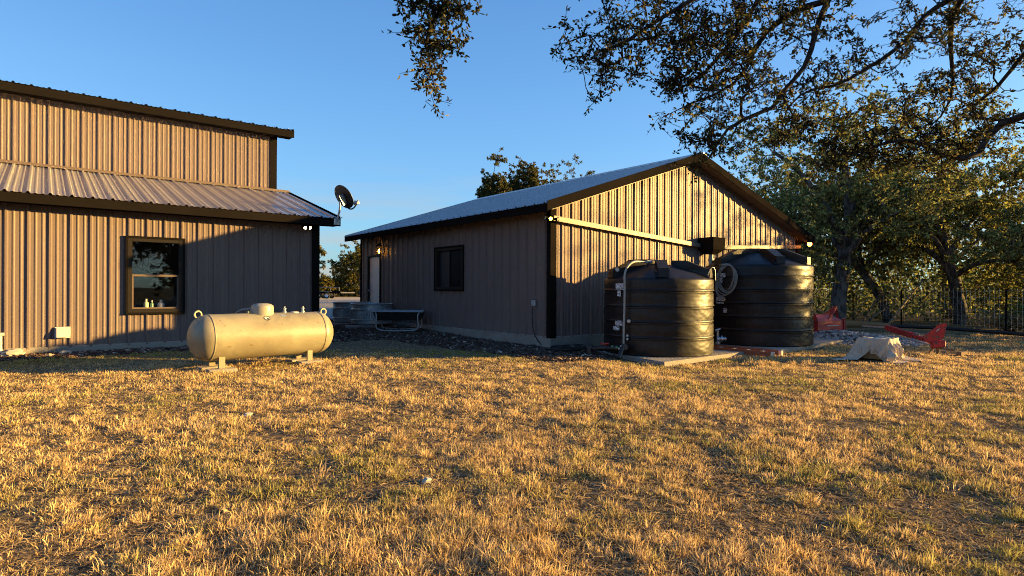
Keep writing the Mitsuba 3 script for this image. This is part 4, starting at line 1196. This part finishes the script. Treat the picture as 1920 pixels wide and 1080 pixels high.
class Tree:
    """a skeleton that grows from given limbs to cluster centres; radii follow the pipe rule"""

    def __init__(self, seed):
        self.rng = np.random.default_rng(seed)
        self.P, self.par, self.rmin = [], [], []

    def limb(self, pts, r0, r1, parent=-1, step=.35):
        pts = np.asarray(pts, float)
        n = max(int(np.linalg.norm(np.diff(pts, axis=0), axis=1).sum() / step), len(pts))
        q = smooth_path(pts, n) if len(pts) > 2 else np.linspace(pts[0], pts[1], n)
        q = q + self.rng.normal(0, .03 * step, q.shape) * (np.arange(n) > 0)[:, None]
        first = 0
        if parent >= 0:
            first = 1
        for k in range(first, n):
            self.P.append(q[k])
            self.par.append(parent)
            self.rmin.append(r0 + (r1 - r0) * k / (n - 1))
            parent = len(self.P) - 1
        return parent

    def nearest(self, p):
        return int(np.argmin(np.linalg.norm(np.array(self.P) - p, axis=1)))

    def grow(self, centres, step=.3, wig=.10, up=.25, zmin=None):
        P = np.array(self.P)
        d = np.array([np.min(np.linalg.norm(P - c, axis=1)) for c in centres])
        for c in np.asarray(centres)[np.argsort(d)]:
            P = np.array(self.P)
            dist = np.linalg.norm(P - c, axis=1) + .6 * np.maximum(P[:, 2] - c[2] + .1, 0) + (0 if zmin is None else 50 * (P[:, 2] < zmin))
            j = int(np.argmin(dist))
            p0 = P[j]
            ln = np.linalg.norm(c - p0)
            n = max(int(ln / step), 2)
            pj = P[self.par[j]] if self.par[j] >= 0 else p0 - (0, 0, .3)
            d0 = (p0 - pj) / max(np.linalg.norm(p0 - pj), 1e-6)
            mid = p0 + (c - p0) * .4 + d0 * ln * .22 + np.array([0, 0, up * ln * .3]) + self.rng.normal(0, wig * ln, 3)
            t = np.linspace(0, 1, n + 1)[1:, None]
            q = (1 - t) ** 2 * p0 + 2 * t * (1 - t) * mid + t ** 2 * c
            q[:-1] += self.rng.normal(0, .04 * step / .3, q[:-1].shape)
            par = j
            for k in range(n):
                self.P.append(q[k])
                self.par.append(par)
                self.rmin.append(.0)
                par = len(self.P) - 1

    def wood(self, tip=.012, ex=2.4, sides=7):
        P, par = np.array(self.P), np.array(self.par)
        n = len(P)
        acc = np.zeros(n)
        kids = [[] for _ in range(n)]
        for k in range(n):
            if par[k] >= 0:
                kids[par[k]].append(k)
        order = sorted(range(n), key=lambda k: -k)
        for k in order:
            if acc[k] == 0:
                acc[k] = tip ** ex
            if par[k] >= 0:
                acc[par[k]] += acc[k]
        r = np.maximum(acc ** (1 / ex), self.rmin)
        ms = []
        starts = [k for k in range(n) if par[k] < 0]
        stack = [(k, None) for k in starts]
        while stack:
            k, pre = stack.pop()
            chain = [] if pre is None else [pre]
            cur = k
            while True:
                chain.append(cur)
                if not kids[cur]:
                    break
                ks = sorted(kids[cur], key=lambda q: -r[q])
                for o in ks[1:]:
                    stack.append((o, cur))
                cur = ks[0]
            if len(chain) > 1:
                rad = r[chain].copy()
                if pre is not None:
                    rad[0] = rad[1]
                ms.append(tube(P[chain], rad, sides if rad[0] > .03 else 5, False))
        self.r = r
        return cat(*ms)

    def twigs(self, centres, spread, n_tw, n_lf, length, width, droop=.2, tw_len=.4, seg=2, rad=.005):
        """short twigs around the centres with leaves along them"""
        rng = self.rng
        c = np.repeat(np.asarray(centres), n_tw, 0)
        n = len(c)
        d = rng.standard_normal((n, 3))
        d[:, 2] = d[:, 2] * .7 - droop
        d /= np.linalg.norm(d, axis=1, keepdims=True)
        ln = tw_len * rng.uniform(.4, 1.3, n)[:, None]
        b = c + rng.normal(0, 1, (n, 3)) * np.asarray(spread) * .5
        e = b + d * ln
        # prism from centre to b to e
        tv = []
        side = np.cross(d, rng.standard_normal((n, 3)))
        side /= np.linalg.norm(side, axis=1, keepdims=True)
        s2 = np.cross(side, d)
        for (o, rr) in ((c, rad * 1.4), (b, rad), (e, rad * .5)):
            for k in range(3):
                tv.append(o + rr * (math.cos(k * 2.094) * side + math.sin(k * 2.094) * s2))
        TV = np.stack(tv, 1).reshape(-1, 3)
        f = []
        for ring in (0, 3):
            for k in range(3):
                q = (k + 1) % 3
                f += [(ring + k, ring + q, ring + 3 + q), (ring + k, ring + 3 + q, ring + 3 + k)]
        TF = (np.array(f)[None] + 9 * np.arange(n)[:, None, None]).reshape(-1, 3)
        t = rng.random((n, n_lf, 1)) ** .7
        lp = b[:, None] + (e - b)[:, None] * t
        lax = d[:, None] * .6 + rng.standard_normal((n, n_lf, 3)) * .8
        lp = (lp + rng.normal(0, .012, lp.shape)).reshape(-1, 3)
        LV, LF, k = leaves(rng, lp, lax.reshape(-1, 3), length, width, seg)
        return M(TV, TF), LV, LF, k


def leaf_colors(rng, n, k, base, var=.35, odd=None, frac=.0, clump=None):
    c = np.asarray(base)[None] * (1 + var * rng.uniform(-1, 1, (n, 1))) * (1 + .12 * rng.standard_normal((n, 3)))
    if odd is not None:
        c = np.where((rng.random(n) < frac)[:, None], np.asarray(odd)[None] * rng.uniform(.7, 1.2, (n, 1)), c)
    return np.repeat(np.clip(c, .005, .9), k, 0)


def oak(key, label, seed, base, limbs, tr, blobs, ncl, n_tw, n_lf, leaf=(.085, .045), color=(.085, .085, .03), odd=(.17, .13, .035), frac=.2, tw=.45, group=None, sides=8, droop=.1, spread=.35, catg='tree'):
    """limbs: list of polylines relative to base, the first starts at the ground; blobs: (centre, radii, weight) of the crown relative to base"""
    t = thing(key, label, catg, group)
    o = np.array([base[0], base[1], float(G(base[0], base[1])) - .05])
    T_ = Tree(seed)
    rng = T_.rng
    for k, l in enumerate(limbs):
        l = np.asarray(l, float) + o
        if k == 0:
            T_.limb(l, tr * 1.25, tr * .7)
        else:
            j = T_.nearest(l[0])
            T_.limb(np.vstack([T_.P[j], l[1:]]), tr * .6, tr * .25, j)
    cen = []
    wsum = sum(b[2] for b in blobs)
    for (c, r, w) in blobs:
        m = int(round(ncl * w / wsum))
        d = rng.standard_normal((m, 3))
        d /= np.linalg.norm(d, axis=1, keepdims=True)
        cen.append(o + np.asarray(c) + d * (rng.random((m, 1)) ** .45) * np.asarray(r))
    cen = np.vstack(cen)
    cen = cen[cen[:, 2] > o[2] + .5]
    T_.grow(cen)
    twm, LV, LF, k = T_.twigs(cen, (spread,) * 3, n_tw, n_lf, leaf[0], leaf[1], droop, tw)
    put(t + '__trunk', cat(T_.wood(sides=sides), twm), m_bark, True)
    put(t + '__crown', M(LV, LF), m_leaf, False, color=leaf_colors(rng, len(LV) // k, k, color, .4, odd, frac))
    return t


def oak_std(key, label, seed, x, y, h, r, tr=.16, lean=(0, 0), ncl=70, n_tw=6, n_lf=16, low=.35, **kw):
    """a rounded live oak: trunk forking into limbs, crown of several masses"""
    rng = np.random.default_rng(seed + 1000)
    fork = h * rng.uniform(.20, .28)
    lx_, ly_ = lean
    limbs = [[(0, 0, 0), (lx_ * .3, ly_ * .3, fork * .5), (lx_, ly_, fork), (lx_ * 1.6 + rng.normal(0, .2), ly_ * 1.6, h * .62)]]
    blobs = [((lx_ * 1.4, ly_ * 1.4, h * .72), (r * .75, r * .75, h * .26), 1.2)]
    nl = 5
    for k in range(nl):
        a = 6.283 * k / nl + rng.uniform(-.4, .4)
        rr = r * rng.uniform(.55, .8)
        zz = h * rng.uniform(low + .08, .72)
        e = (lx_ + rr * math.cos(a), ly_ + rr * math.sin(a), zz)
        limbs.append([(lx_ * .9, ly_ * .9, fork * rng.uniform(.8, 1.1)), (lx_ + rr * .45 * math.cos(a), ly_ + rr * .45 * math.sin(a), fork + (zz - fork) * .65), e])
        blobs.append((e, (r * .48, r * .48, h * rng.uniform(.14, .2)), .8))
    return oak(key, label, seed, (x, y), limbs, tr, blobs, ncl, n_tw, n_lf, **kw)


# trees seen beyond the buildings
oak_std('oak_tree', 'small oak crown showing above the workshop roof, left of the taller one', 301, -1.05, 35, 9.9, .85, ncl=130, n_tw=7, n_lf=20, leaf=(.14, .08), low=.5, tw=.3, spread=.3)
oak_std('oak_tree', 'tallest oak crown rising above the workshop ridge against the sky', 302, .78, 36, 10.4, 1.08, ncl=150, n_tw=7, n_lf=20, leaf=(.14, .08), low=.5, tw=.3, spread=.3)
oak_std('oak_tree', 'oak top barely showing over the workshop ridge, right of the tallest one', 303, 3.1, 40, 11.0, 1.4, ncl=80, n_tw=5, n_lf=14, leaf=(.16, .09), low=.5)
oak_std('oak_tree', 'rightmost oak top barely showing over the middle of the workshop ridge', 304, 4.8, 42, 11.5, 1.2, ncl=80, n_tw=5, n_lf=14, leaf=(.16, .09), low=.5)
oak_std('oak_tree', 'oak beyond the drive, against the right edge of the house corner', 305, -27.5, 80, 7.2, 3.0, ncl=130, n_tw=5, n_lf=14, leaf=(.28, .15), low=-.02, odd=(.26, .20, .05), frac=.4)
oak_std('oak_tree', 'low broad oak in the middle of the gap between the buildings', 306, -23.8, 84, 5.2, 3.2, ncl=130, n_tw=5, n_lf=14, leaf=(.28, .15), low=-.02, odd=(.22, .18, .05), frac=.3)
oak_std('oak_tree', 'tall oak beyond the drive, beside the workshop far corner', 307, -20.4, 78, 8.2, 3.2, ncl=140, n_tw=5, n_lf=14, leaf=(.28, .15), low=-.02, odd=(.22, .18, .05), frac=.3)
for k, (x, y, h, r) in enumerate(((9.5, 29, 5.5, 2.6), (3, 26.5, 5.8, 2.8), (4, 31.5, 6.3, 3.0), (3.5, 46, 8.5, 3.6), (4.5, 51, 8.8, 3.6), (3, 56, 8.8, 3.4), (14, 33, 7, 3))):
    oak_std('oak_tree', 'oak standing hidden behind the workshop, only glimpsed past it', 310 + k, x, y, h, r, ncl=60, n_tw=5, n_lf=13, leaf=(.24, .13), low=.1, group='oaks behind the workshop')
rngw = np.random.default_rng(78)
n = 9000
xw, yw = rngw.uniform(-36, -16, n), rngw.uniform(82, 90, n)
zw = rngw.random(n) * 2.6 * (.5 + .9 * meshkit.noise(np.stack([xw * .5, yw * .3, xw * 0], -1), 2))
LV, LF, k = leaves(rngw, np.stack([xw, yw, zw + .1], 1), rngw.standard_normal((n, 3)), .36, .2)
scene['brush'] = mikit.ply(M(LV, LF), m_leaf, False, color=leaf_colors(rngw, n, k, (.10, .095, .034), .4, (.34, .27, .06), .3))
labels['brush'] = {'label': 'low brush filling the far side of the gravel drive', 'kind': 'stuff', 'category': 'undergrowth'}

# woods at right, beyond the fence
WOODS = [
    ('oak_tree', 'grey oak with a forked trunk standing just right of the farther water tank', 321, 13.0, 23.1, 10.2, 4.0, .25, (.35, .1), 150),
    ('oak_tree', 'dark leaning oak behind the wire fence, right of the forked one', 322, 16.0, 24.6, 10.0, 3.8, .17, (-1.1, .3), 160),
    ('oak_tree', 'oak with a branching dark trunk behind the middle of the wire fence', 323, 18.0, 23.2, 9.4, 4.0, .2, (-.3, .2), 170),
    ('oak_tree', 'oak with sunlit yellow leaves behind the right part of the fence', 324, 19.8, 22.2, 8.2, 3.4, .16, (.3, .2), 130),
    ('oak_tree', 'shaded oak at the right picture edge, behind the fence', 325, 20.8, 20.4, 5.2, 2.4, .16, (.2, 0), 110),
    ('oak_tree', 'oak deep in the woods behind the forked oak', 326, 14.2, 29.0, 11.5, 4.6, .2, (.2, .1), 130),
    ('oak_tree', 'oak deep in the woods behind the middle of the fence', 327, 21.5, 28.5, 11.0, 4.6, .2, (0, .1), 130),
    ('oak_tree', 'oak deep in the woods behind the right part of the fence', 328, 26.0, 26.0, 6.4, 3.6, .2, (0, .1), 90)]
for (k_, lab, sd0, x, y, h, r, tr, lean, ncl) in WOODS:
    oak_std(k_, lab, sd0, x, y, h, r, tr, lean, ncl, n_tw=8, n_lf=20, leaf=(.125, .07), low=.12, color=(.15, .152, .06), odd=(.44, .42, .13), frac=.36, tw=.6)

# brush and undergrowth of the woods
rngw = np.random.default_rng(77)
n = 48000
xw, yw = rngw.uniform(10, 48, n), 23.5 + 30 * rngw.random(n) ** 1.25
ok = (xw / yw < .98) & (xw / yw > .40) & ((xw > 14) | (yw > 27))
xw, yw = xw[ok], yw[ok]
zw = np.abs(rngw.normal(0, 1, len(xw))) * 3.0 + .05
zw *= .35 + 1.3 * meshkit.fbm(np.stack([xw * .35, yw * .35, zw * .3], -1), 3, 4)
LV, LF, k = leaves(rngw, np.stack([xw, yw, zw], 1), rngw.standard_normal((len(xw), 3)), .26, .14)
scene['undergrowth'] = mikit.ply(M(LV, LF), m_leaf, False, color=leaf_colors(rngw, len(xw), k, (.125, .13, .05), .4, (.36, .36, .11), .4))
labels['undergrowth'] = {'label': 'dense brush filling the woods behind the wire fence', 'kind': 'stuff', 'category': 'undergrowth'}


def shrub(key, label, seed, x, y, h, r, leaf=(.09, .05), n=9000, color=(.08, .085, .03), odd=(.2, .16, .05), frac=.25):
    t = thing(key, label, 'shrub')
    rng = np.random.default_rng(seed)
    z0 = float(G(x, y))
    st = []
    cen = []
    for q in range(16):
        a, rr = rng.uniform(0, 6.28), r * math.sqrt(rng.random()) * .9
        e = np.array([x + rr * math.cos(a), y + rr * math.sin(a), z0 + h * rng.uniform(.35, .95)])
        st.append(tube(smooth_path([(x + .1 * rng.normal(), y + .1 * rng.normal(), z0 - .05), (x + rr * .4 * math.cos(a), y + rr * .4 * math.sin(a), z0 + (e[2] - z0) * .5), e], 7), np.linspace(.025, .008, 7), 5))
        cen.append(e)
    c = np.array(cen)[rng.integers(0, 16, n)] + rng.standard_normal((n, 3)) * np.array([r * .3, r * .3, h * .17])
    c = c[c[:, 2] > z0 + .03]
    LV, LF, k = leaves(rng, c, rng.standard_normal((len(c), 3)) + (0, 0, .4), *leaf)
    put(t + '__stem', cat(*st), m_bark, True)
    put(t + '__foliage', M(LV, LF), m_leaf, False, color=leaf_colors(rng, len(c), k, color, .35, odd, frac))


shrub('shrub', 'low bright green plant by the fence at the right edge', 401, 16.7, 18.6, .75, .6, n=2500, color=(.12, .17, .04), odd=(.2, .22, .05))
shrub('shrub', 'dry pale shrub on the mound behind the right fence post', 402, 16.2, 18.9, .6, .9, n=1800, color=(.24, .18, .09), odd=(.3, .22, .1))
# thickets east of the frame: they shade the far tank and the foot of the gable
for q, (x, y, h, r) in enumerate(((21.5, 14.8, 3.9, 1.3), (22.5, 17.0, 4.2, 1.6), (20.5, 19.2, 3.8, 1.4))):
    shrub('shrub', 'thicket standing outside the frame to the right of the lawn', 410 + q, x, y, h, r, leaf=(.13, .07), n=6000)
    labels[[k for k in labels if k.startswith('shrub')][-1]]['group'] = 'thickets right of the lawn'
oak_std('oak_tree', 'oak with a thin crown standing outside the frame to the right of the lawn', 330, 31, 16.6, 9.6, 2.5, .2, (0, 0), 34, n_tw=5, n_lf=11, leaf=(.10, .055), low=.4)
for q, (x, y, h, r) in enumerate(((13, -6, 7.5, 3.6), (19, -9, 8.5, 4), (9, -8, 8, 3.6), (24, -5, 7.5, 3.6), (29, -13, 9, 4), (14, -12, 9, 4))):
    oak_std('oak_tree', 'oak behind the viewer, mirrored in the house window', 340 + q, x, y, h, r, ncl=90, n_tw=6, n_lf=16, leaf=(.17, .10), low=.1, group='oaks behind the viewer')

# ------------------------------------------------------------------ the oak overhead: trunk out of the frame at right, boughs hanging into it
ov = thing('overhanging_oak', 'dark live oak boughs hanging into the top of the picture from the right', 'tree')
T_ = Tree(501)
tb = T_.limb([(8.9, 2.62, -.1), (8.8, 2.62, 1.2), (8.3, 2.7, 2.6), (7.6, 2.8, 3.9)], .27, .2)
LIMBS = [
    # (points, r0, r1): main boughs
    ([(7.6, 2.8, 3.9), (6.6, 4.4, 4.9), (5.1, 6.0, 5.2), (4.05, 7.5, 5.00), (3.92, 7.5, 4.62), (3.75, 7.5, 4.13), (3.53, 7.5, 3.87), (3.34, 7.45, 3.62), (3.12, 7.4, 3.51), (2.85, 7.4, 3.40), (2.62, 7.4, 3.15), (2.5, 7.35, 2.95)], .105, .010),
    ([(7.6, 2.8, 3.9), (7.2, 4.8, 4.9), (6.15, 7.6, 5.30), (5.68, 7.9, 5.06), (5.3, 7.8, 4.65), (5.0, 7.8, 4.40), (4.65, 7.9, 4.2), (4.35, 7.9, 4.05), (4.0, 7.9, 3.97), (3.78, 7.9, 3.8), (3.68, 7.9, 3.55)], .09, .009),
    ([(7.6, 2.8, 3.9), (7.5, 5.0, 3.7), (6.7, 7.3, 3.55), (6.3, 7.6, 3.38), (6.1, 7.6, 3.08), (5.75, 7.6, 3.02), (5.45, 7.7, 3.22), (5.1, 7.7, 3.26), (4.75, 7.8, 3.16), (4.4, 7.8, 3.10)], .12, .012),
    ([(6.6, 4.4, 4.9), (5.2, 5.4, 5.6), (3.4, 6.2, 5.5), (2.6, 6.6, 5.0), (2.2, 6.7, 4.7), (1.75, 6.8, 4.45), (1.35, 6.8, 4.2), (.95, 6.8, 4.05)], .09, .008),
    ([(5.2, 5.4, 5.6), (3.0, 5.4, 6.0), (.8, 5.6, 5.6), (-.2, 5.8, 5.1), (-.55, 5.8, 4.5), (-.66, 5.85, 4.2), (-.85, 5.9, 3.9), (-.86, 5.9, 3.6), (-.80, 5.9, 3.3)], .07, .005),
    ([(3.4, 6.2, 5.5), (3.15, 7.0, 5.2), (3.0, 7.2, 4.8), (2.75, 7.3, 4.4), (2.5, 7.4, 4.1), (2.25, 7.4, 3.9)], .05, .006),
    ([(4.05, 7.5, 5.0), (3.6, 7.8, 4.9), (3.3, 7.9, 4.55), (3.15, 7.9, 4.2), (2.75, 8.0, 3.95), (2.3, 8.0, 3.75)], .045, .006),
    ([(6.15, 7.6, 5.3), (6.2, 8.2, 5.0), (6.3, 8.3, 4.6), (6.4, 8.4, 4.2), (6.2, 8.4, 3.8)], .05, .008),
    ([(7.2, 4.8, 4.9), (7.3, 7.0, 4.9), (7.1, 8.0, 4.6), (6.9, 8.2, 4.2), (6.6, 8.3, 3.9), (6.9, 8.0, 3.6)], .06, .008),
    ([(3.53, 7.5, 3.87), (3.6, 7.4, 3.5), (3.52, 7.4, 3.2)], .02, .005),
]
for k, (pts, ra, rb) in enumerate(LIMBS):
    j = T_.nearest(np.array(pts[0]))
    T_.limb(np.vstack([T_.P[j], pts[1:]]), ra, rb, j, .22)
ovr = np.random.default_rng(511)
spine = np.array(T_.P)
# foliage masses: clouds about the outer boughs (centre, radii, count)
CL = [((1.45, 6.8, 4.25), (.55, .6, .40), 34), ((1.0, 6.8, 4.0), (.28, .35, .28), 14), ((2.2, 7.0, 4.55), (.55, .7, .45), 40), ((2.2, 7.4, 3.85), (.40, .5, .28), 22), ((2.7, 7.2, 4.4), (.45, .6, .55), 30),
      ((3.2, 7.4, 4.75), (.5, .6, .40), 26), ((3.05, 7.6, 3.9), (.40, .5, .3), 16), ((2.75, 7.4, 3.3), (.42, .35, .18), 15), ((2.52, 7.35, 2.98), (.22, .2, .2), 7), ((3.55, 7.4, 3.25), (.22, .3, .25), 12),
      ((4.1, 7.8, 4.1), (.40, .5, .25), 14), ((4.0, 7.7, 4.8), (.5, .6, .35), 20), ((4.9, 7.8, 4.5), (.45, .5, .3), 12), ((5.0, 7.8, 3.35), (.8, .5, .30), 26), ((5.9, 7.7, 3.4), (.8, .6, .4), 26), ((6.2, 8.2, 4.2), (.7, .6, .7), 40),
      ((6.9, 8.1, 4.6), (.6, .6, .5), 34), ((5.9, 7.9, 5.0), (.5, .5, .3), 22), ((6.7, 8.0, 3.4), (.5, .6, .45), 26), ((4.45, 7.8, 3.15), (.35, .4, .2), 14),
      ((-.70, 5.85, 4.05), (.16, .2, .30), 18), ((-.95, 5.9, 4.25), (.18, .2, .14), 7), ((-.85, 5.9, 3.72), (.14, .15, .18), 10), ((-.84, 5.9, 3.45), (.09, .1, .12), 4), ((-.79, 5.9, 3.24), (.03, .04, .03), 1)]
cen = np.vstack([np.array(c) + ovr.standard_normal((m, 3)) * np.array(r) * .68 for c, r, m in CL])
T_.grow(cen, step=.14, wig=.07, up=-.1, zmin=2.5)
twm, LV, LF, k = T_.twigs(cen, (.10, .10, .10), 6, 7, .054, .025, .25, .23, seg=3, rad=.0040)
put(ov + '__trunk', cat(T_.wood(tip=.0060, ex=2.25, sides=9), twm), m_bark_dark, True)
put(ov + '__crown', M(LV, LF), m_leaf, False, color=leaf_colors(ovr, len(LV) // k, k, (.046, .044, .021), .4, (.27, .22, .08), .15))

# ------------------------------------------------------------------ wire fence along the woods
fe = thing('wire_fence', 'wire mesh fence on steel posts in front of the woods at right', 'fence')
fp = [(15.9, 30.5), (15.62, 26.5), (15.41, 22.9), (15.25, 17.85), (15.1, 13.2), (15.0, 9.0)]
for (x, y) in fp:
    z = float(G(x, y))
    Fo = Frame((x, y, z), (1, 0, 0), (0, 1, 0))
    put(fe + '__post', Fo(cat(bx(-.022, .022, -.006, .006, -.2, 1.42), bx(-.006, .006, .006, .04, -.2, 1.42))), m_trim)
wr = []
for (x0, y0), (x1, y1) in zip(fp[:-1], fp[1:]):
    ln = math.hypot(x1 - x0, y1 - y0)
    for z in (.08, .22, .38, .55, .74, .94, 1.15, 1.36):
        wr.append(tube([(x0, y0, z + float(G(x0, y0))), ((x0 + x1) / 2 + .01, (y0 + y1) / 2, z - .015 + float(G(x0, y0))), (x1, y1, z + float(G(x1, y1)))], .0035, 4, False))
    for k in range(1, int(ln / .2)):
        t = k * .2 / ln
        wr.append(tube([(x0 + (x1 - x0) * t, y0 + (y1 - y0) * t, .06), (x0 + (x1 - x0) * t, y0 + (y1 - y0) * t, 1.36)], .0028, 4, False))
kw = put(fe + '__wire_mesh', cat(*wr), m_alu)
labels[kw] = {'kind': 'stuff'}
single('wooden_pole', tube(smooth_path([(13.4, 20.6, .06), (14.4, 21.3, .75), (15.6, 22.0, 1.65)], 8), np.linspace(.04, .028, 8), 8), m_wood, 'grey pole leaning on the wire fence behind the red implement', 'pole', 50)
single('black_pipe', tube(smooth_path([(12.6, 19.9, .06), (13.9, 18.2, .07), (14.2, 16.5, .07), (14.4, 13.5, .07)], 20), .055, 10), m_black, 'long black pipe lying on the ground along the wire fence', 'pipe', 50)
single('log', tube(smooth_path([(10.9, 19.6, .12), (11.6, 19.4, .14), (12.4, 19.0, .10)], 8), np.linspace(.13, .10, 8), 10), m_ply, 'yellowish log lying at the foot of the forked oak', 'log', 40)
sb = lathe([(.20, 0), (.19, .1), (.15, .35), (.13, .45), (.05, .47), (0, .46)], 14)
single('stump', Frame((10.6, 19.0, .0), (1, 0, 0), (.15, 1, 0), (.2, 0, 1))(sb), m_bark, 'small dark stump beside the yellowish log', 'stump', 40)
BR = ('bare dead branch sticking straight up at the foot of the forked oak', 'bare dead branch leaning right at the foot of the forked oak', 'bare dead branch leaning left at the foot of the forked oak')
for q, (p, e) in enumerate((((12.9, 21.4, 0), (13.5, 21.2, 1.2)), ((13.1, 21.5, 0), (14.2, 21.4, .8)), ((12.2, 21.5, 0), (11.7, 21.2, .7)))):
    p, e = np.array(p), np.array(e)
    single('dead_branch', tube(smooth_path([p, (p + e) / 2 + (.1, 0, .15), e], 8), np.linspace(.03, .01, 8), 6), m_bark, BR[q], 'branch', 50)

# ------------------------------------------------------------------ trailer on the drive
tr = thing('flatbed_trailer', 'flatbed trailer parked across the drive, seen in the gap between the buildings', 'trailer')
Ftr = Frame((-20.0, 64, float(G(-20, 64)) + .04), *rotz(.06))
put(tr + '__bed', Ftr(cat(bx(-4.2, 1.2, -1.0, 1.0, .62, .78, .02), bx(-4.2, 1.2, -1.05, -1.0, .60, .86))), m_trim)
put(tr + '__tongue', Ftr(cat(hull([(1.2, -.6, .6), (1.2, -.6, .72), (2.6, 0, .6), (2.6, 0, .72), (1.2, -.5, .6), (1.2, -.5, .72)]), hull([(1.2, .6, .6), (1.2, .6, .72), (2.6, 0, .6), (2.6, 0, .72), (1.2, .5, .6), (1.2, .5, .72)]))), m_steel)
for x in (-.2, -1.1):
    for y in (-1.1, 1.1):
        wh = put(tr + '__wheel', Ftr(Frame((x, y, .36), (1, 0, 0), (0, 0, 1), (0, -1, 0))(lathe([(.2, -.11), (.33, -.11), (.36, -.07), (.36, .07), (.33, .11), (.2, .11)], 24))), m_rubber, 40)
        put(wh + '__rim', Ftr(Frame((x, y, .36), (1, 0, 0), (0, 0, 1), (0, -1, 0))(lathe([(0, -.08), (.2, -.08), (.2, .10), (.12, .06), (0, .07)], 16))), m_alu, 40)
put(tr + '__rail', Ftr(cat(*[tube([(x, -1.0, .78), (x, -1.0, 1.25)], .03, 6) for x in (-4, -2.6, -1.2, .2, 1.1)], tube([(-4, -1.0, 1.25), (1.1, -1.0, 1.25)], .03, 6))), m_steel)
put(tr + '__fender', Ftr(bx(-1.6, .3, -1.25, -1.02, .76, .80, .01)), m_steel)
